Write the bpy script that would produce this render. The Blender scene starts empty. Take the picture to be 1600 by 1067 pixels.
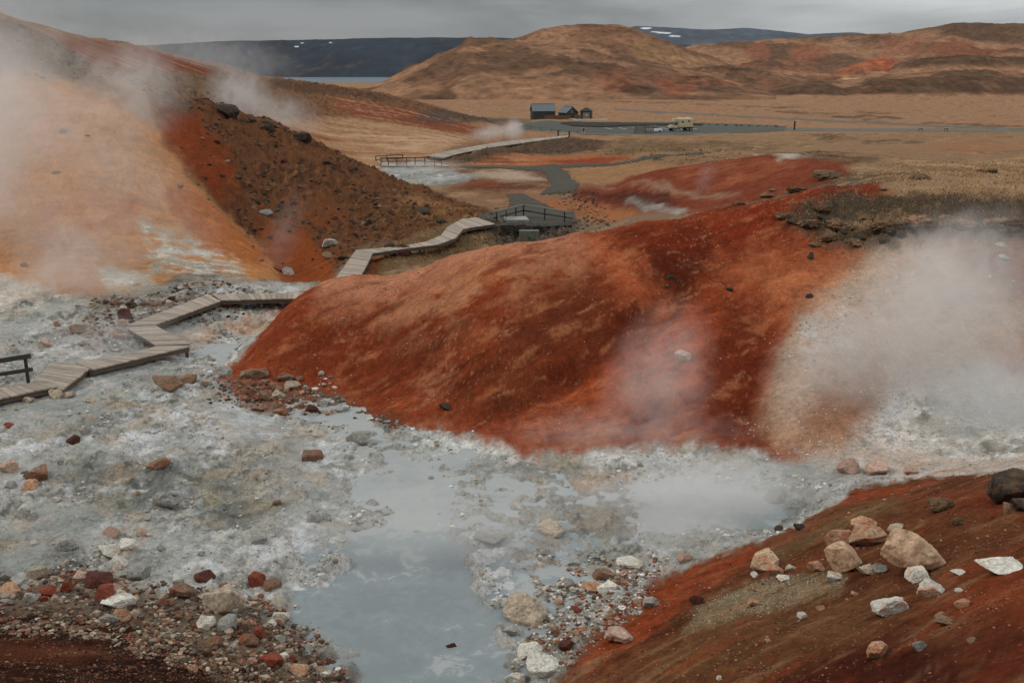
import bpy, bmesh, math, random
import numpy as np
from mathutils import Vector, Matrix, Euler

random.seed(7)
RNG = np.random.RandomState(7)
scene = bpy.context.scene
COL = scene.collection

# ------------------------------------------------------------------ camera
FPX, CU, CV, HORIZON = 1556.0, 800.0, 533.5, 105.0      # reference frame 1600 x 1067
CAMZ = 10.0
PITCH = math.atan((CV - HORIZON) / FPX)
cam_data = bpy.data.cameras.new("camera")
cam = bpy.data.objects.new("camera", cam_data)
COL.objects.link(cam)
cam.location = (0, 0, CAMZ)
cam.rotation_euler = (math.radians(90) - PITCH, 0, 0)
cam_data.sensor_width = 36.0
cam_data.lens = FPX / 1600 * 36.0
cam_data.clip_start = 0.1
cam_data.clip_end = 40000
scene.camera = cam

# ------------------------------------------------------------------ sky, sun, exposure
SUN_EL, SUN_AZ = math.radians(42), math.radians(272)      # azimuth clockwise from +Y
world = bpy.data.worlds.new("World")
scene.world = world
world.use_nodes = True
nt = world.node_tree
nt.nodes.clear()
def N(t, kind, **kw):
    n = t.nodes.new(kind)
    for k, v in kw.items():
        setattr(n, k, v)
    return n
sky = N(nt, "ShaderNodeTexSky", sky_type='NISHITA', sun_disc=False)
sky.sun_elevation = SUN_EL
sky.sun_rotation = SUN_AZ
tc = N(nt, "ShaderNodeTexCoord")
sep = N(nt, "ShaderNodeSeparateXYZ")
nt.links.new(tc.outputs["Generated"], sep.inputs[0])
# overcast cloud sheet: radiance rises from the horizon to the zenith (1 + 2 sin h) / 3
grad = N(nt, "ShaderNodeMath", operation='MULTIPLY_ADD')
grad.inputs[1].default_value = 3.4
grad.inputs[2].default_value = 2.2
clampz = N(nt, "ShaderNodeMath", operation='MAXIMUM')
clampz.inputs[1].default_value = 0.0
nt.links.new(sep.outputs[2], clampz.inputs[0])
nt.links.new(clampz.outputs[0], grad.inputs[0])
mp = N(nt, "ShaderNodeMapping")
mp.inputs["Scale"].default_value = (2.2, 2.2, 11.0)
mp.inputs["Location"].default_value = (1.3, 0.4, 0.2)
nt.links.new(tc.outputs["Generated"], mp.inputs[0])
cl = N(nt, "ShaderNodeTexNoise")
cl.inputs["Scale"].default_value = 1.6
cl.inputs["Detail"].default_value = 7
cl.inputs["Roughness"].default_value = 0.55
cl.inputs["Distortion"].default_value = 0.4
nt.links.new(mp.outputs[0], cl.inputs["Vector"])
cr = N(nt, "ShaderNodeValToRGB")
cr.color_ramp.elements[0].position = 0.36
cr.color_ramp.elements[0].color = (0.64, 0.69, 0.715, 1)
cr.color_ramp.elements[1].position = 0.64
cr.color_ramp.elements[1].color = (1.32, 1.375, 1.40, 1)
nt.links.new(cl.outputs[0], cr.inputs[0])
thin = N(nt, "ShaderNodeMapRange", interpolation_type='SMOOTHSTEP')
thin.inputs[1].default_value = -0.15; thin.inputs[2].default_value = 0.55; thin.inputs[3].default_value = 0.86; thin.inputs[4].default_value = 2.25
nt.links.new(sep.outputs[0], thin.inputs[0])
gt = N(nt, "ShaderNodeMath", operation='MULTIPLY')
nt.links.new(grad.outputs[0], gt.inputs[0]); nt.links.new(thin.outputs[0], gt.inputs[1])
cm = N(nt, "ShaderNodeVectorMath", operation='SCALE')
nt.links.new(cr.outputs[0], cm.inputs[0])
nt.links.new(gt.outputs[0], cm.inputs["Scale"])
mx = N(nt, "ShaderNodeMix", data_type='RGBA')
mx.inputs[0].default_value = 0.92
nt.links.new(sky.outputs[0], mx.inputs[6])
nt.links.new(cm.outputs[0], mx.inputs[7])
bg = N(nt, "ShaderNodeBackground")
bg.inputs[1].default_value = 0.1
out = N(nt, "ShaderNodeOutputWorld")
nt.links.new(mx.outputs[2], bg.inputs[0])
nt.links.new(bg.outputs[0], out.inputs[0])

sl = bpy.data.lights.new("sun", 'SUN')
sl.energy = 1.25
sl.angle = math.radians(22)
sl.color = (1.0, 0.95, 0.88)
sun = bpy.data.objects.new("sun", sl)
COL.objects.link(sun)
sun.rotation_euler = (math.radians(90) - SUN_EL, 0, -SUN_AZ + math.pi)
d = Vector((math.sin(SUN_AZ) * math.cos(SUN_EL), math.cos(SUN_AZ) * math.cos(SUN_EL), math.sin(SUN_EL)))
sun.rotation_euler = d.to_track_quat('Z', 'Y').to_euler()

vs = scene.view_settings
scene.display_settings.display_device = 'sRGB'
vs.view_transform = 'Standard'
vs.look = 'None'
vs.exposure = 0.0
vs.gamma = 1.0
vs.use_curve_mapping = False
scene.render.engine = 'CYCLES'
cy = scene.cycles
cy.use_denoising = True
try:
    cy.denoiser = 'OPENIMAGEDENOISE'
except Exception:
    pass
cy.max_bounces = 6
cy.diffuse_bounces = 2
cy.glossy_bounces = 2
cy.transmission_bounces = 2
cy.volume_bounces = 3
cy.volume_step_rate = 1.0
cy.volume_max_steps = 256
cy.use_adaptive_sampling = False
cy.sample_clamp_indirect = 4.0

# ------------------------------------------------------------------ pixel <-> world
CT, ST = math.cos(PITCH), math.sin(PITCH)
def ray(u, v):
    a = (u - CU) / FPX
    b = (CV - v) / FPX
    dy = CT + b * ST
    dz = -ST + b * CT
    return a / dy, dz / dy               # x/Y, dz/Y
def at(u, v, Y):
    a, s = ray(u, v)
    return Vector((a * Y, Y, CAMZ + s * Y))
def at_z(u, v, z):
    a, s = ray(u, v)
    Y = (z - CAMZ) / s
    return Vector((a * Y, Y, z))

# ------------------------------------------------------------------ noise
_perm = RNG.permutation(256)
_perm = np.concatenate([_perm, _perm, _perm])
_ang = RNG.rand(256) * 2 * math.pi
_gx, _gy = np.cos(_ang), np.sin(_ang)
def perlin(x, y):
    xi = np.floor(x).astype(np.int64); yi = np.floor(y).astype(np.int64)
    xf = x - xi; yf = y - yi
    xi &= 255; yi &= 255
    u = xf * xf * xf * (xf * (xf * 6 - 15) + 10); v = yf * yf * yf * (yf * (yf * 6 - 15) + 10)
    def g(ix, iy, dx, dy):
        h = _perm[_perm[ix & 255] + (iy & 255)]
        return _gx[h] * dx + _gy[h] * dy
    n00 = g(xi, yi, xf, yf); n10 = g(xi + 1, yi, xf - 1, yf)
    n01 = g(xi, yi + 1, xf, yf - 1); n11 = g(xi + 1, yi + 1, xf - 1, yf - 1)
    return ((n00 * (1 - u) + n10 * u) * (1 - v) + (n01 * (1 - u) + n11 * u) * v) * 1.5
def fbm(x, y, octs=4, gain=0.5):
    r = 0.0; amp = 1.0; tot = 0.0; f = 1.0
    for i in range(octs):
        r = r + amp * perlin(x * f + 17.3 * i, y * f - 9.1 * i); tot += amp; amp *= gain; f *= 2.03
    return r / tot
def ridged(x, y, octs=4, gain=0.5):
    r = 0.0; amp = 1.0; tot = 0.0; f = 1.0
    for i in range(octs):
        r = r + amp * (1 - np.abs(perlin(x * f + 5.3 * i, y * f + 3.1 * i)) * 2); tot += amp; amp *= gain; f *= 2.03
    return r / tot
def sstep(e0, e1, x):
    t = np.clip((x - e0) / (e1 - e0), 0, 1)
    return t * t * (3 - 2 * t)
LAMB = 0.66
SAT = 1.0
def alb(c):
    c = np.array(c, float) / 255
    lin = np.where(c <= 0.04045, c / 12.92, ((c + 0.055) / 1.055) ** 2.4)
    g = lin @ np.array([.3, .55, .15])
    lin = g + (lin - g) * SAT
    return np.clip(lin / LAMB, 0.005, 0.85)

# ------------------------------------------------------------------ helpers for objects
def tag(o, label=None, cat=None, group=None, kind=None):
    if label: o["label"] = label
    if cat: o["category"] = cat
    if group: o["group"] = group
    if kind: o["kind"] = kind
    return o
def link_mesh(name, me, parent=None, mats=()):
    o = bpy.data.objects.new(name, me)
    COL.objects.link(o)
    for m in mats: me.materials.append(m)
    if parent: o.parent = parent
    return o
def empty(name, loc, rz=0.0):
    o = bpy.data.objects.new(name, None)
    COL.objects.link(o)
    o.location = loc
    o.rotation_euler = (0, 0, rz)
    o.empty_display_size = 0.2
    return o
def np_mesh(name, verts, faces, smooth=True):
    """verts (n,3), faces (m,k) arrays"""
    me = bpy.data.meshes.new(name)
    verts = np.asarray(verts, np.float32); faces = np.asarray(faces, np.int32)
    k = faces.shape[1]
    me.vertices.add(len(verts)); me.vertices.foreach_set("co", verts.ravel())
    me.loops.add(faces.size); me.loops.foreach_set("vertex_index", faces.ravel())
    me.polygons.add(len(faces))
    me.polygons.foreach_set("loop_start", np.arange(0, faces.size, k, dtype=np.int32))
    me.polygons.foreach_set("loop_total", np.full(len(faces), k, np.int32))
    me.update(calc_edges=True)
    me.polygons.foreach_set("use_smooth", np.full(len(faces), smooth, bool))
    return me
def add_col(me, name, rgb):
    at_ = me.color_attributes.new(name, 'FLOAT_COLOR', 'POINT')
    c = np.ones((len(rgb), 4), np.float32); c[:, :3] = rgb
    at_.data.foreach_set("color", c.ravel())
class MB:
    """collects boxes, beams and prisms into one mesh"""
    def __init__(s): s.bm = bmesh.new()
    def hexa(s, p):        # 8 points, bottom 4 then top 4
        vs_ = [s.bm.verts.new(q) for q in p]
        for f in ((3, 2, 1, 0), (4, 5, 6, 7), (0, 1, 5, 4), (1, 2, 6, 5), (2, 3, 7, 6), (3, 0, 4, 7)):
            s.bm.faces.new([vs_[i] for i in f])
    def box(s, c, size, rz=0.0, tilt=None):
        x, y, z = size[0] / 2, size[1] / 2, size[2] / 2
        M = Matrix.Translation(c) @ Matrix.Rotation(rz, 4, 'Z')
        if tilt: M = M @ tilt
        s.hexa([M @ Vector(q) for q in ((-x, -y, -z), (x, -y, -z), (x, y, -z), (-x, y, -z), (-x, -y, z), (x, -y, z), (x, y, z), (-x, y, z))])
    def beam(s, a, b, w, h):
        a, b = Vector(a), Vector(b)
        dv = (b - a).normalized()
        up = Vector((0, 0, 1)) if abs(dv.z) < 0.95 else Vector((0, 1, 0))
        sd = dv.cross(up).normalized() * w / 2
        up = sd.cross(dv).normalized() * h / 2
        s.hexa([a - sd - up, a + sd - up, b + sd - up, b - sd - up, a - sd + up, a + sd + up, b + sd + up, b - sd + up])
    def cyl(s, a, b, r, n=16, r2=None):
        a, b = Vector(a), Vector(b); r2 = r if r2 is None else r2
        dv = (b - a).normalized()
        e1 = dv.orthogonal().normalized(); e2 = dv.cross(e1)
        A = [s.bm.verts.new(a + (e1 * math.cos(t) + e2 * math.sin(t)) * r) for t in [2 * math.pi * i / n for i in range(n)]]
        B = [s.bm.verts.new(b + (e1 * math.cos(t) + e2 * math.sin(t)) * r2) for t in [2 * math.pi * i / n for i in range(n)]]
        for i in range(n): s.bm.faces.new([A[i], A[(i + 1) % n], B[(i + 1) % n], B[i]])
        s.bm.faces.new(A[::-1]); s.bm.faces.new(B)
    def prism(s, prof, x0, x1):      # closed profile in (y,z), swept along x
        A = [s.bm.verts.new((x0, p[0], p[1])) for p in prof]; B = [s.bm.verts.new((x1, p[0], p[1])) for p in prof]
        n = len(prof)
        for i in range(n): s.bm.faces.new([A[i], A[(i + 1) % n], B[(i + 1) % n], B[i]])
        s.bm.faces.new(A[::-1]); s.bm.faces.new(B)
    def build(s, name, mat, parent=None, bevel=0.0):
        bmesh.ops.recalc_face_normals(s.bm, faces=s.bm.faces)
        if bevel: bmesh.ops.bevel(s.bm, geom=list(s.bm.edges), offset=bevel, segments=2, affect='EDGES', clamp_overlap=True)
        me = bpy.data.meshes.new(name); s.bm.to_mesh(me); s.bm.free()
        return link_mesh(name, me, parent, (mat,))

# ------------------------------------------------------------------ materials
def new_mat(name):
    m = bpy.data.materials.new(name); m.use_nodes = True
    t = m.node_tree; t.nodes.clear()
    o = N(t, "ShaderNodeOutputMaterial"); b = N(t, "ShaderNodeBsdfPrincipled")
    t.links.new(b.outputs[0], o.inputs[0])
    return m, t, b
def noise_node(t, scale, detail=4, rough=0.55, vec=None, dist=0.0):
    n = N(t, "ShaderNodeTexNoise")
    n.inputs["Scale"].default_value = scale; n.inputs["Detail"].default_value = detail
    n.inputs["Roughness"].default_value = rough; n.inputs["Distortion"].default_value = dist
    if vec is not None: t.links.new(vec, n.inputs["Vector"])
    return n
def ramp(t, fac, stops):
    r = N(t, "ShaderNodeValToRGB")
    e = r.color_ramp.elements
    while len(e) < len(stops): e.new(0.5)
    for i, (p, c) in enumerate(stops):
        e[i].position = p; e[i].color = (*c, 1) if len(c) == 3 else c
    t.links.new(fac, r.inputs[0])
    return r
def mixc(t, fac, a, b, mode='MIX'):
    m = N(t, "ShaderNodeMix", data_type='RGBA', blend_type=mode)
    for s, val in ((0, fac), (6, a), (7, b)):
        if hasattr(val, "links"): t.links.new(val, m.inputs[s])
        elif isinstance(val, (int, float)): m.inputs[s].default_value = val
        else: m.inputs[s].default_value = (*val, 1)
    return m.outputs[2]
def math_(t, op, a, b=None, c=None):
    m = N(t, "ShaderNodeMath", operation=op)
    for i, val in enumerate((a, b, c)):
        if val is None: continue
        if hasattr(val, "links"): t.links.new(val, m.inputs[i])
        else: m.inputs[i].default_value = val
    return m.outputs[0]
def simple_mat(name, rgb, var=0.25, scale=3.0, rough=0.8, bump=0.3, spec=0.3, stretch=(1, 1, 1), metal=0.0, island=0.0, bdist=0.02):
    m, t, b = new_mat(name)
    tcn = N(t, "ShaderNodeTexCoord")
    mpn = N(t, "ShaderNodeMapping"); mpn.inputs["Scale"].default_value = stretch
    t.links.new(tcn.outputs["Object"], mpn.inputs[0])
    n = noise_node(t, scale, 6, 0.6, mpn.outputs[0])
    c = np.array(rgb)
    r = ramp(t, n.outputs[0], [(0.25, tuple(c * (1 - var))), (0.75, tuple(np.minimum(c * (1 + var), 0.9)))])
    col = r.outputs[0]
    if island:
        g = N(t, "ShaderNodeNewGeometry")
        k = math_(t, 'MULTIPLY_ADD', g.outputs["Random Per Island"], island * 2, 1 - island)
        vm = N(t, "ShaderNodeVectorMath", operation='SCALE')
        t.links.new(col, vm.inputs[0]); t.links.new(k, vm.inputs["Scale"]); col = vm.outputs[0]
    t.links.new(col, b.inputs["Base Color"])
    b.inputs["Roughness"].default_value = rough
    b.inputs["Specular IOR Level"].default_value = spec
    b.inputs["Metallic"].default_value = metal
    if bump:
        bp = N(t, "ShaderNodeBump"); bp.inputs["Strength"].default_value = bump; bp.inputs["Distance"].default_value = bdist
        t.links.new(n.outputs[0], bp.inputs["Height"]); t.links.new(bp.outputs[0], b.inputs["Normal"])
    return m

# ------------------------------------------------------------------ terrain: surveyed points, a thin plate surface through them
CP = []        # (a = x/Y, ln Y, z)
def cp(*pts):                                  # pixel of a visible point and its distance
    for u, v, Y in pts:
        p = at(u, v, Y); CP.append((p.x / p.y, math.log(p.y), p.z))
def cz(*pts):                                  # pixel of a visible point and its height
    for u, v, z in pts:
        p = at_z(u, v, z); CP.append((p.x / p.y, math.log(p.y), z))
def cw(*pts):                                  # pixel column, distance, height (also for ground out of sight)
    for u, Y, z in pts: CP.append(((u - CU) / FPX, math.log(Y), z))
# mud flat and pool
cz((50, 650, .35), (50, 710, .3), (100, 800, .3), (300, 640, .3), (300, 750, .25), (400, 700, .2), (480, 800, .15), (-150, 720, .4), (-300, 600, .5),
   (600, 850, .02), (650, 990, 0), (600, 720, .05), (750, 790, .05), (560, 650, .05), (900, 750, .15), (900, 880, .12), (1150, 770, .1), (1260, 730, .3),
   (700, 1050, 0), (1100, 720, .15), (1000, 800, .1), (1050, 860, .15), (480, 900, .12), (500, 1000, .25), (1200, 800, .1))
# left foreground bank
cz((0, 930, .5), (200, 930, .35), (100, 1055, 1.9), (300, 1055, 1.15), (450, 1055, .5), (0, 1000, 1.3), (-200, 960, 1.3), (-200, 1060, 3.0), (250, 985, .55), (560, 1064, .2))
cw((100, 7, 3.4), (800, 7, 2.0), (800, 10, .7), (450, 9, 1.9), (-400, 8, 3.9), (800, 4, 3.2), (100, 3, 4.6), (1600, 3, 4.8), (-600, 3, 4.8), (2200, 3, 5.0), (800, 1.5, 4.4), (100, 1.5, 5.0), (1600, 1.5, 5.2), (1300, 4, 4.0), (1600, 5.5, 4.6), (2200, 6, 4.9), (2200, 10, 4.6))
# right foreground spur
cz((985, 955, .4), (1100, 965, 1.1), (1190, 880, .9), (1300, 868, 1.5), (1400, 850, 1.9), (1300, 1000, 2.3), (1500, 1000, 3.4), (1500, 900, 2.8), (1600, 810, 2.7),
   (1600, 1060, 4.4), (1100, 1060, 1.7), (960, 1040, .8), (880, 1055, .4), (1450, 765, 1.6), (1320, 790, 1.0), (1590, 745, 2.2), (1750, 760, 3.0), (1900, 900, 4.4), (1180, 848, .5), (1060, 895, .3))
cw((1320, 22.2, .3), (1450, 21.5, .7), (1600, 22, 1.0), (1800, 22, 1.6))
# steaming slope on the right
cz((1330, 715, .4), (1450, 705, .5), (1600, 700, .8))
cp((1210, 600, 28.4), (1300, 500, 31.6), (1310, 420, 35.0), (1400, 550, 30.0), (1500, 450, 33.2), (1600, 600, 28.4), (1600, 480, 32.2), (1600, 385, 36.6), (1480, 385, 36.4), (1750, 480, 32), (1900, 600, 28.5))
# mossy bank and the grass behind it
cp((1300, 350, 39.0), (1450, 318, 40.5), (1600, 318, 40.0), (1750, 318, 40.0), (1400, 300, 43.0), (1600, 280, 55.0), (1450, 252, 74.0), (1350, 262, 62.0), (1600, 235, 100.0), (1500, 222, 130.0), (1800, 260, 66.0))
# the red mound
cz((348, 580, .25), (420, 594, .22), (500, 606, .2), (560, 645, .18), (620, 664, .15), (700, 668, .2), (820, 703, .2), (950, 694, .2), (1080, 689, .2), (1240, 712, .25))
cp((400, 530, 33.6), (440, 485, 35.2), (470, 463, 36.0), (560, 432, 37.0), (700, 400, 37.5), (800, 379, 37.2), (900, 364, 37.4), (1000, 349, 38.4), (1100, 331, 39.6), (1200, 312, 41.2), (1290, 291, 43.0), (1380, 284, 45.0),
   (480, 530, 33.1), (600, 560, 31.2), (700, 520, 31.3), (700, 600, 28.9), (700, 450, 34.6), (560, 490, 34.2), (900, 600, 28.5), (900, 500, 31.3), (900, 430, 34.1), (1000, 640, 27.3), (1100, 600, 28.4), (1100, 500, 31.7), (1100, 430, 34.6), (1100, 370, 37.4), (1200, 440, 34.4), (1200, 360, 38.2))
cw((470, 39, 1.2), (470, 43, .35), (560, 40.5, 1.3), (560, 44, .3), (700, 41, 1.7), (700, 45, .3), (800, 41, 2.1), (800, 46, .2), (900, 41.5, 2.4), (900, 46, .6), (1000, 43, 2.6), (1000, 48, .9), (1100, 45, 2.9), (1100, 50, 1.2), (1200, 48, 2.8), (1200, 53, 2.2),
   (350, 33.5, .2), (400, 36.5, .2), (440, 39, .2), (1290, 48, 3.7))
# flat by the boardwalk, left
cz((30, 630, .3), (30, 560, .25), (200, 530, .2), (270, 560, .15), (340, 490, .15), (420, 475, .15), (460, 480, .2), (150, 480, .4), (0, 500, .4), (300, 440, .45), (400, 440, .25), (480, 445, .1), (-200, 520, .5), (540, 440, .05), (600, 400, .05), (650, 392, .1), (720, 362, .1), (770, 355, .1))
# orange slope, left
cp((0, 400, 47), (0, 300, 55), (0, 200, 63), (0, 130, 68), (0, 36, 80), (200, 400, 50), (200, 300, 57.5), (200, 200, 65.5), (235, 155, 72), (300, 352, 57.5), (300, 270, 63.0), (400, 365, 60.5), (430, 385, 58.5), (-250, 300, 54), (-250, 120, 68), (-300, 0, 80), (-500, 300, 52), (-500, -60, 80), (60, 52, 90))
# dark ridge and what lies behind it
cp((345, 168, 78), (420, 194, 79), (470, 212, 79), (530, 243, 78.5), (590, 269, 77), (660, 300, 74.5), (735, 327, 70), (450, 300, 69), (550, 330, 68), (400, 250, 72), (330, 220, 71), (500, 425, 51), (560, 385, 59), (640, 370, 62), (660, 340, 67.5), (450, 390, 59))
cw((470, 90, 2.9), (530, 88, 1.4), (590, 86, .6), (660, 82, .1), (345, 88, 5.9), (735, 75, -.1))
cp((600, 240, 115), (500, 205, 125), (700, 230, 125), (650, 190, 160), (550, 160, 165), (430, 132, 165), (375, 110, 160), (300, 92, 140), (200, 75, 118), (100, 56, 102), (560, 141, 220), (500, 133, 205), (440, 124, 190), (640, 158, 225), (700, 174, 235), (760, 187, 260), (230, 130, 95), (340, 150, 110), (150, 110, 80))
cw((375, 190, 8.5), (500, 260, 3), (300, 190, 9), (100, 160, 12), (100, 300, 6), (400, 330, 0), (600, 330, -5.5), (-300, 160, 14), (-300, 400, 4), (-600, 200, 14))
# valley
cz((650, 266, -.1), (700, 258, 0))
cp((650, 282, 95), (860, 280, 93), (860, 320, 76), (950, 300, 82), (800, 300, 83), (780, 285, 90), (840, 345, 67), (890, 350, 65), (960, 340, 66), (690, 246, 118), (780, 228, 155), (890, 213, 226), (800, 250, 119), (900, 250, 116), (740, 256, 108), (960, 232, 165), (820, 206, 245), (850, 264, 104))
# second red hill
cp((1200, 243, 75), (1100, 255, 78), (1000, 273, 80), (920, 291, 82), (1300, 248, 71), (1110, 300, 66), (1060, 331, 60), (1000, 333, 64), (1200, 292, 61), (1000, 240, 112), (1300, 216, 160), (1100, 213, 225), (1200, 228, 132))
cw((1200, 84, 2.9), (1100, 88, 1.6), (1000, 90, .6), (1060, 54, 1.1), (1120, 54, 1.6))
# plain and far ground
for u_ in (-600, -200, 200, 500, 700, 900, 1100, 1300, 1500, 1800, 2200):
    cw((u_, 330, -6.2 if u_ > 600 else -2), (u_, 420, -6.6), (u_, 600, -6.6), (u_, 900, -7), (u_, 1500, -16))
for u_ in (850, 1000, 1100, 1230): cw((u_, 255, -5.3), (u_, 285, -5.6))
cw((1500, 250, -4.6), (1800, 250, -4.4), (1400, 290, -5.7), (2200, 120, 3), (2200, 60, 5), (2200, 36, 4), (2200, 25, 2), (-600, 30, .7), (-600, 20, 1.2))

CP = np.array(CP)
KS, KT = 3.0, 1.4
def tps_kernel(r2):
    return np.where(r2 > 1e-12, r2 * np.log(np.maximum(r2, 1e-12)) * 0.5, 0.0)
_P = np.c_[CP[:, 0] * KS, CP[:, 1] * KT]
_n = len(_P)
_K = tps_kernel(((_P[:, None] - _P[None]) ** 2).sum(2)) + np.eye(_n) * 2e-4
_A = np.zeros((_n + 3, _n + 3)); _A[:_n, :_n] = _K; _A[:_n, _n] = 1; _A[:_n, _n + 1:] = _P; _A[_n, :_n] = 1; _A[_n + 1:, :_n] = _P.T
_w = np.linalg.solve(_A, np.r_[CP[:, 2], 0, 0, 0])
GA = np.linspace(-1.15, 1.15, 520); GT = np.linspace(math.log(1.5), math.log(1500), 620)
def _tps_grid():
    out_ = np.zeros((len(GT), len(GA)))
    for i, tt in enumerate(GT):
        q = np.c_[GA * KS, np.full(len(GA), tt * KT)]
        r2 = ((q[:, None] - _P[None]) ** 2).sum(2)
        out_[i] = tps_kernel(r2) @ _w[:_n] + _w[_n] + q @ _w[_n + 1:]
    return out_
ZG = _tps_grid()
def bil(G, ga, gt, a, t):
    fa = np.clip((a - ga[0]) / (ga[1] - ga[0]), 0, len(ga) - 1.001); ft = np.clip((t - gt[0]) / (gt[1] - gt[0]), 0, len(gt) - 1.001)
    ia = fa.astype(int); it = ft.astype(int); fa = fa - ia; ft = ft - it
    return (G[it, ia] * (1 - fa) + G[it, ia + 1] * fa) * (1 - ft) + (G[it + 1, ia] * (1 - fa) + G[it + 1, ia + 1] * fa) * ft
def z_smooth(a, t): return bil(ZG, GA, GT, np.asarray(a, float), np.asarray(t, float))
_MT = np.linspace(math.log(3.0), math.log(1400), 4000)
def hit(u, v, zfun=None, ymin=0, ymax=1e9):
    """first point of the ground met by the line of sight through a pixel, as (a, lnY)"""
    a, s = ray(u, v)
    zz = (zfun or z_smooth)(np.full(len(_MT), a), _MT)
    h = CAMZ + s * np.exp(_MT) - zz
    k = np.nonzero(h <= 0)[0]
    t = _MT[k[0]] if len(k) else _MT[-1]
    return a, float(np.clip(t, math.log(max(ymin, 1.6)), math.log(min(ymax, 1400))))

# ------------------------------------------------------------------ terrain mesh grid
def spaced(lims):
    o_ = []
    for a0, a1, st in lims: o_ += list(np.arange(a0, a1 - st * 0.01, st))
    return np.array(o_)
A1 = spaced([(-3.2, -1.1, .06), (-1.1, -.62, .012), (-.62, .62, .00165), (.62, 1.1, .012), (1.1, 3.2, .06)])
T1 = spaced([(math.log(1.5), math.log(11), .02), (math.log(11), math.log(52), .0036), (math.log(52), math.log(130), .0042), (math.log(130), math.log(420), .008), (math.log(420), math.log(1450), .02), (math.log(1450), math.log(14000), .05)])
AA, TT = np.meshgrid(A1, T1)
YY = np.exp(TT); XX = AA * YY
ZS = z_smooth(AA, TT)
# warped coordinates that give every patch edge its ragged outline
WA = AA + .010 * fbm(AA * 55, TT * 22, 4, .6); WT = TT * .3 + .010 * fbm(AA * 55 + 31, TT * 22 + 7, 4, .6)

def poly_mask(px, soft=.008, ymin=0, ymax=1e9, rag=1.0):
    pts = np.array([hit(u, v, None, ymin, ymax) for u, v in px]); pts[:, 1] *= .3
    X = AA * (1 - rag) + WA * rag; T = (TT * .3) * (1 - rag) + WT * rag
    m = np.zeros(AA.shape)
    pad = soft + .03
    c0, c1 = np.searchsorted(A1, [pts[:, 0].min() - pad, pts[:, 0].max() + pad])
    r0, r1 = np.searchsorted(T1 * .3, [pts[:, 1].min() - pad, pts[:, 1].max() + pad])
    if c1 <= c0 or r1 <= r0: return m
    x = X[r0:r1, c0:c1]; y = T[r0:r1, c0:c1]
    ins = np.zeros(x.shape, bool); dmin = np.full(x.shape, 1e9)
    n = len(pts)
    for i in range(n):
        x0, y0 = pts[i]; x1, y1 = pts[(i + 1) % n]
        cond = (y0 > y) != (y1 > y)
        with np.errstate(divide='ignore', invalid='ignore'):
            xi = (x1 - x0) * (y - y0) / (y1 - y0 + 1e-15) + x0
        ins ^= cond & (x < xi)
        L2 = (x1 - x0) ** 2 + (y1 - y0) ** 2 + 1e-15
        tt = np.clip(((x - x0) * (x1 - x0) + (y - y0) * (y1 - y0)) / L2, 0, 1)
        dmin = np.minimum(dmin, (x - x0 - tt * (x1 - x0)) ** 2 + (y - y0 - tt * (y1 - y0)) ** 2)
    sd = np.sqrt(dmin) * np.where(ins, 1, -1)
    m[r0:r1, c0:c1] = sstep(-soft, soft, sd)
    return m
def line_dist(px, ymin=0, ymax=1e9):
    """distance in metres to a line over the ground, ragged"""
    pts = [hit(u, v, None, ymin, ymax) for u, v in px]
    w = np.array([(a * math.exp(t), math.exp(t)) for a, t in pts])
    X = XX + .12 * fbm(XX * 1.1, YY * 1.1, 3) * 2; Yq = YY + .12 * fbm(XX * 1.1 + 9, YY * 1.1, 3) * 2
    dm = np.full(XX.shape, 1e9)
    for i in range(len(w) - 1):
        x0, y0 = w[i]; x1, y1 = w[i + 1]
        L2 = (x1 - x0) ** 2 + (y1 - y0) ** 2 + 1e-12
        tt = np.clip(((X - x0) * (x1 - x0) + (Yq - y0) * (y1 - y0)) / L2, 0, 1)
        dm = np.minimum(dm, (X - x0 - tt * (x1 - x0)) ** 2 + (Yq - y0 - tt * (y1 - y0)) ** 2)
    return np.sqrt(dm)

# colour and kind of ground; kinds: crust, rock, grass (the rest is bare earth)
C = np.zeros(AA.shape + (3,)); KC = np.zeros(AA.shape); KR = np.zeros(AA.shape); KG = np.zeros(AA.shape)
C[:] = alb((138, 104, 77)); KG[:] = 1
mid = (sstep(math.log(60), math.log(75), TT) * (1 - sstep(math.log(130), math.log(190), TT)))[..., None]
C = C * (1 - mid) + alb((122, 92, 68)) * mid
near = (1 - sstep(math.log(60), math.log(75), TT))[..., None]
C = C * (1 - near) + alb((118, 96, 76)) * near
def paint(col, px, kind=None, k=1.0, soft=.008, ymin=0, ymax=1e9, rag=1.0, blotch=0.0, bs=1.0):
    global C, KC, KR, KG
    m = poly_mask(px, soft, ymin, ymax, rag) * k
    if blotch: m = m * sstep(-.25 * blotch, .25, fbm(XX * bs + 3, YY * bs - 8, 4, .6) + .25 * (1 - blotch))
    if col is not None: C = C * (1 - m[..., None]) + alb(col) * m[..., None]
    if kind:
        KC = KC * (1 - m); KR = KR * (1 - m); KG = KG * (1 - m)
        if kind == 'c': KC = KC + m
        if kind == 'r': KR = KR + m
        if kind == 'g': KG = KG + m
    return m
F = 1e9
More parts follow.
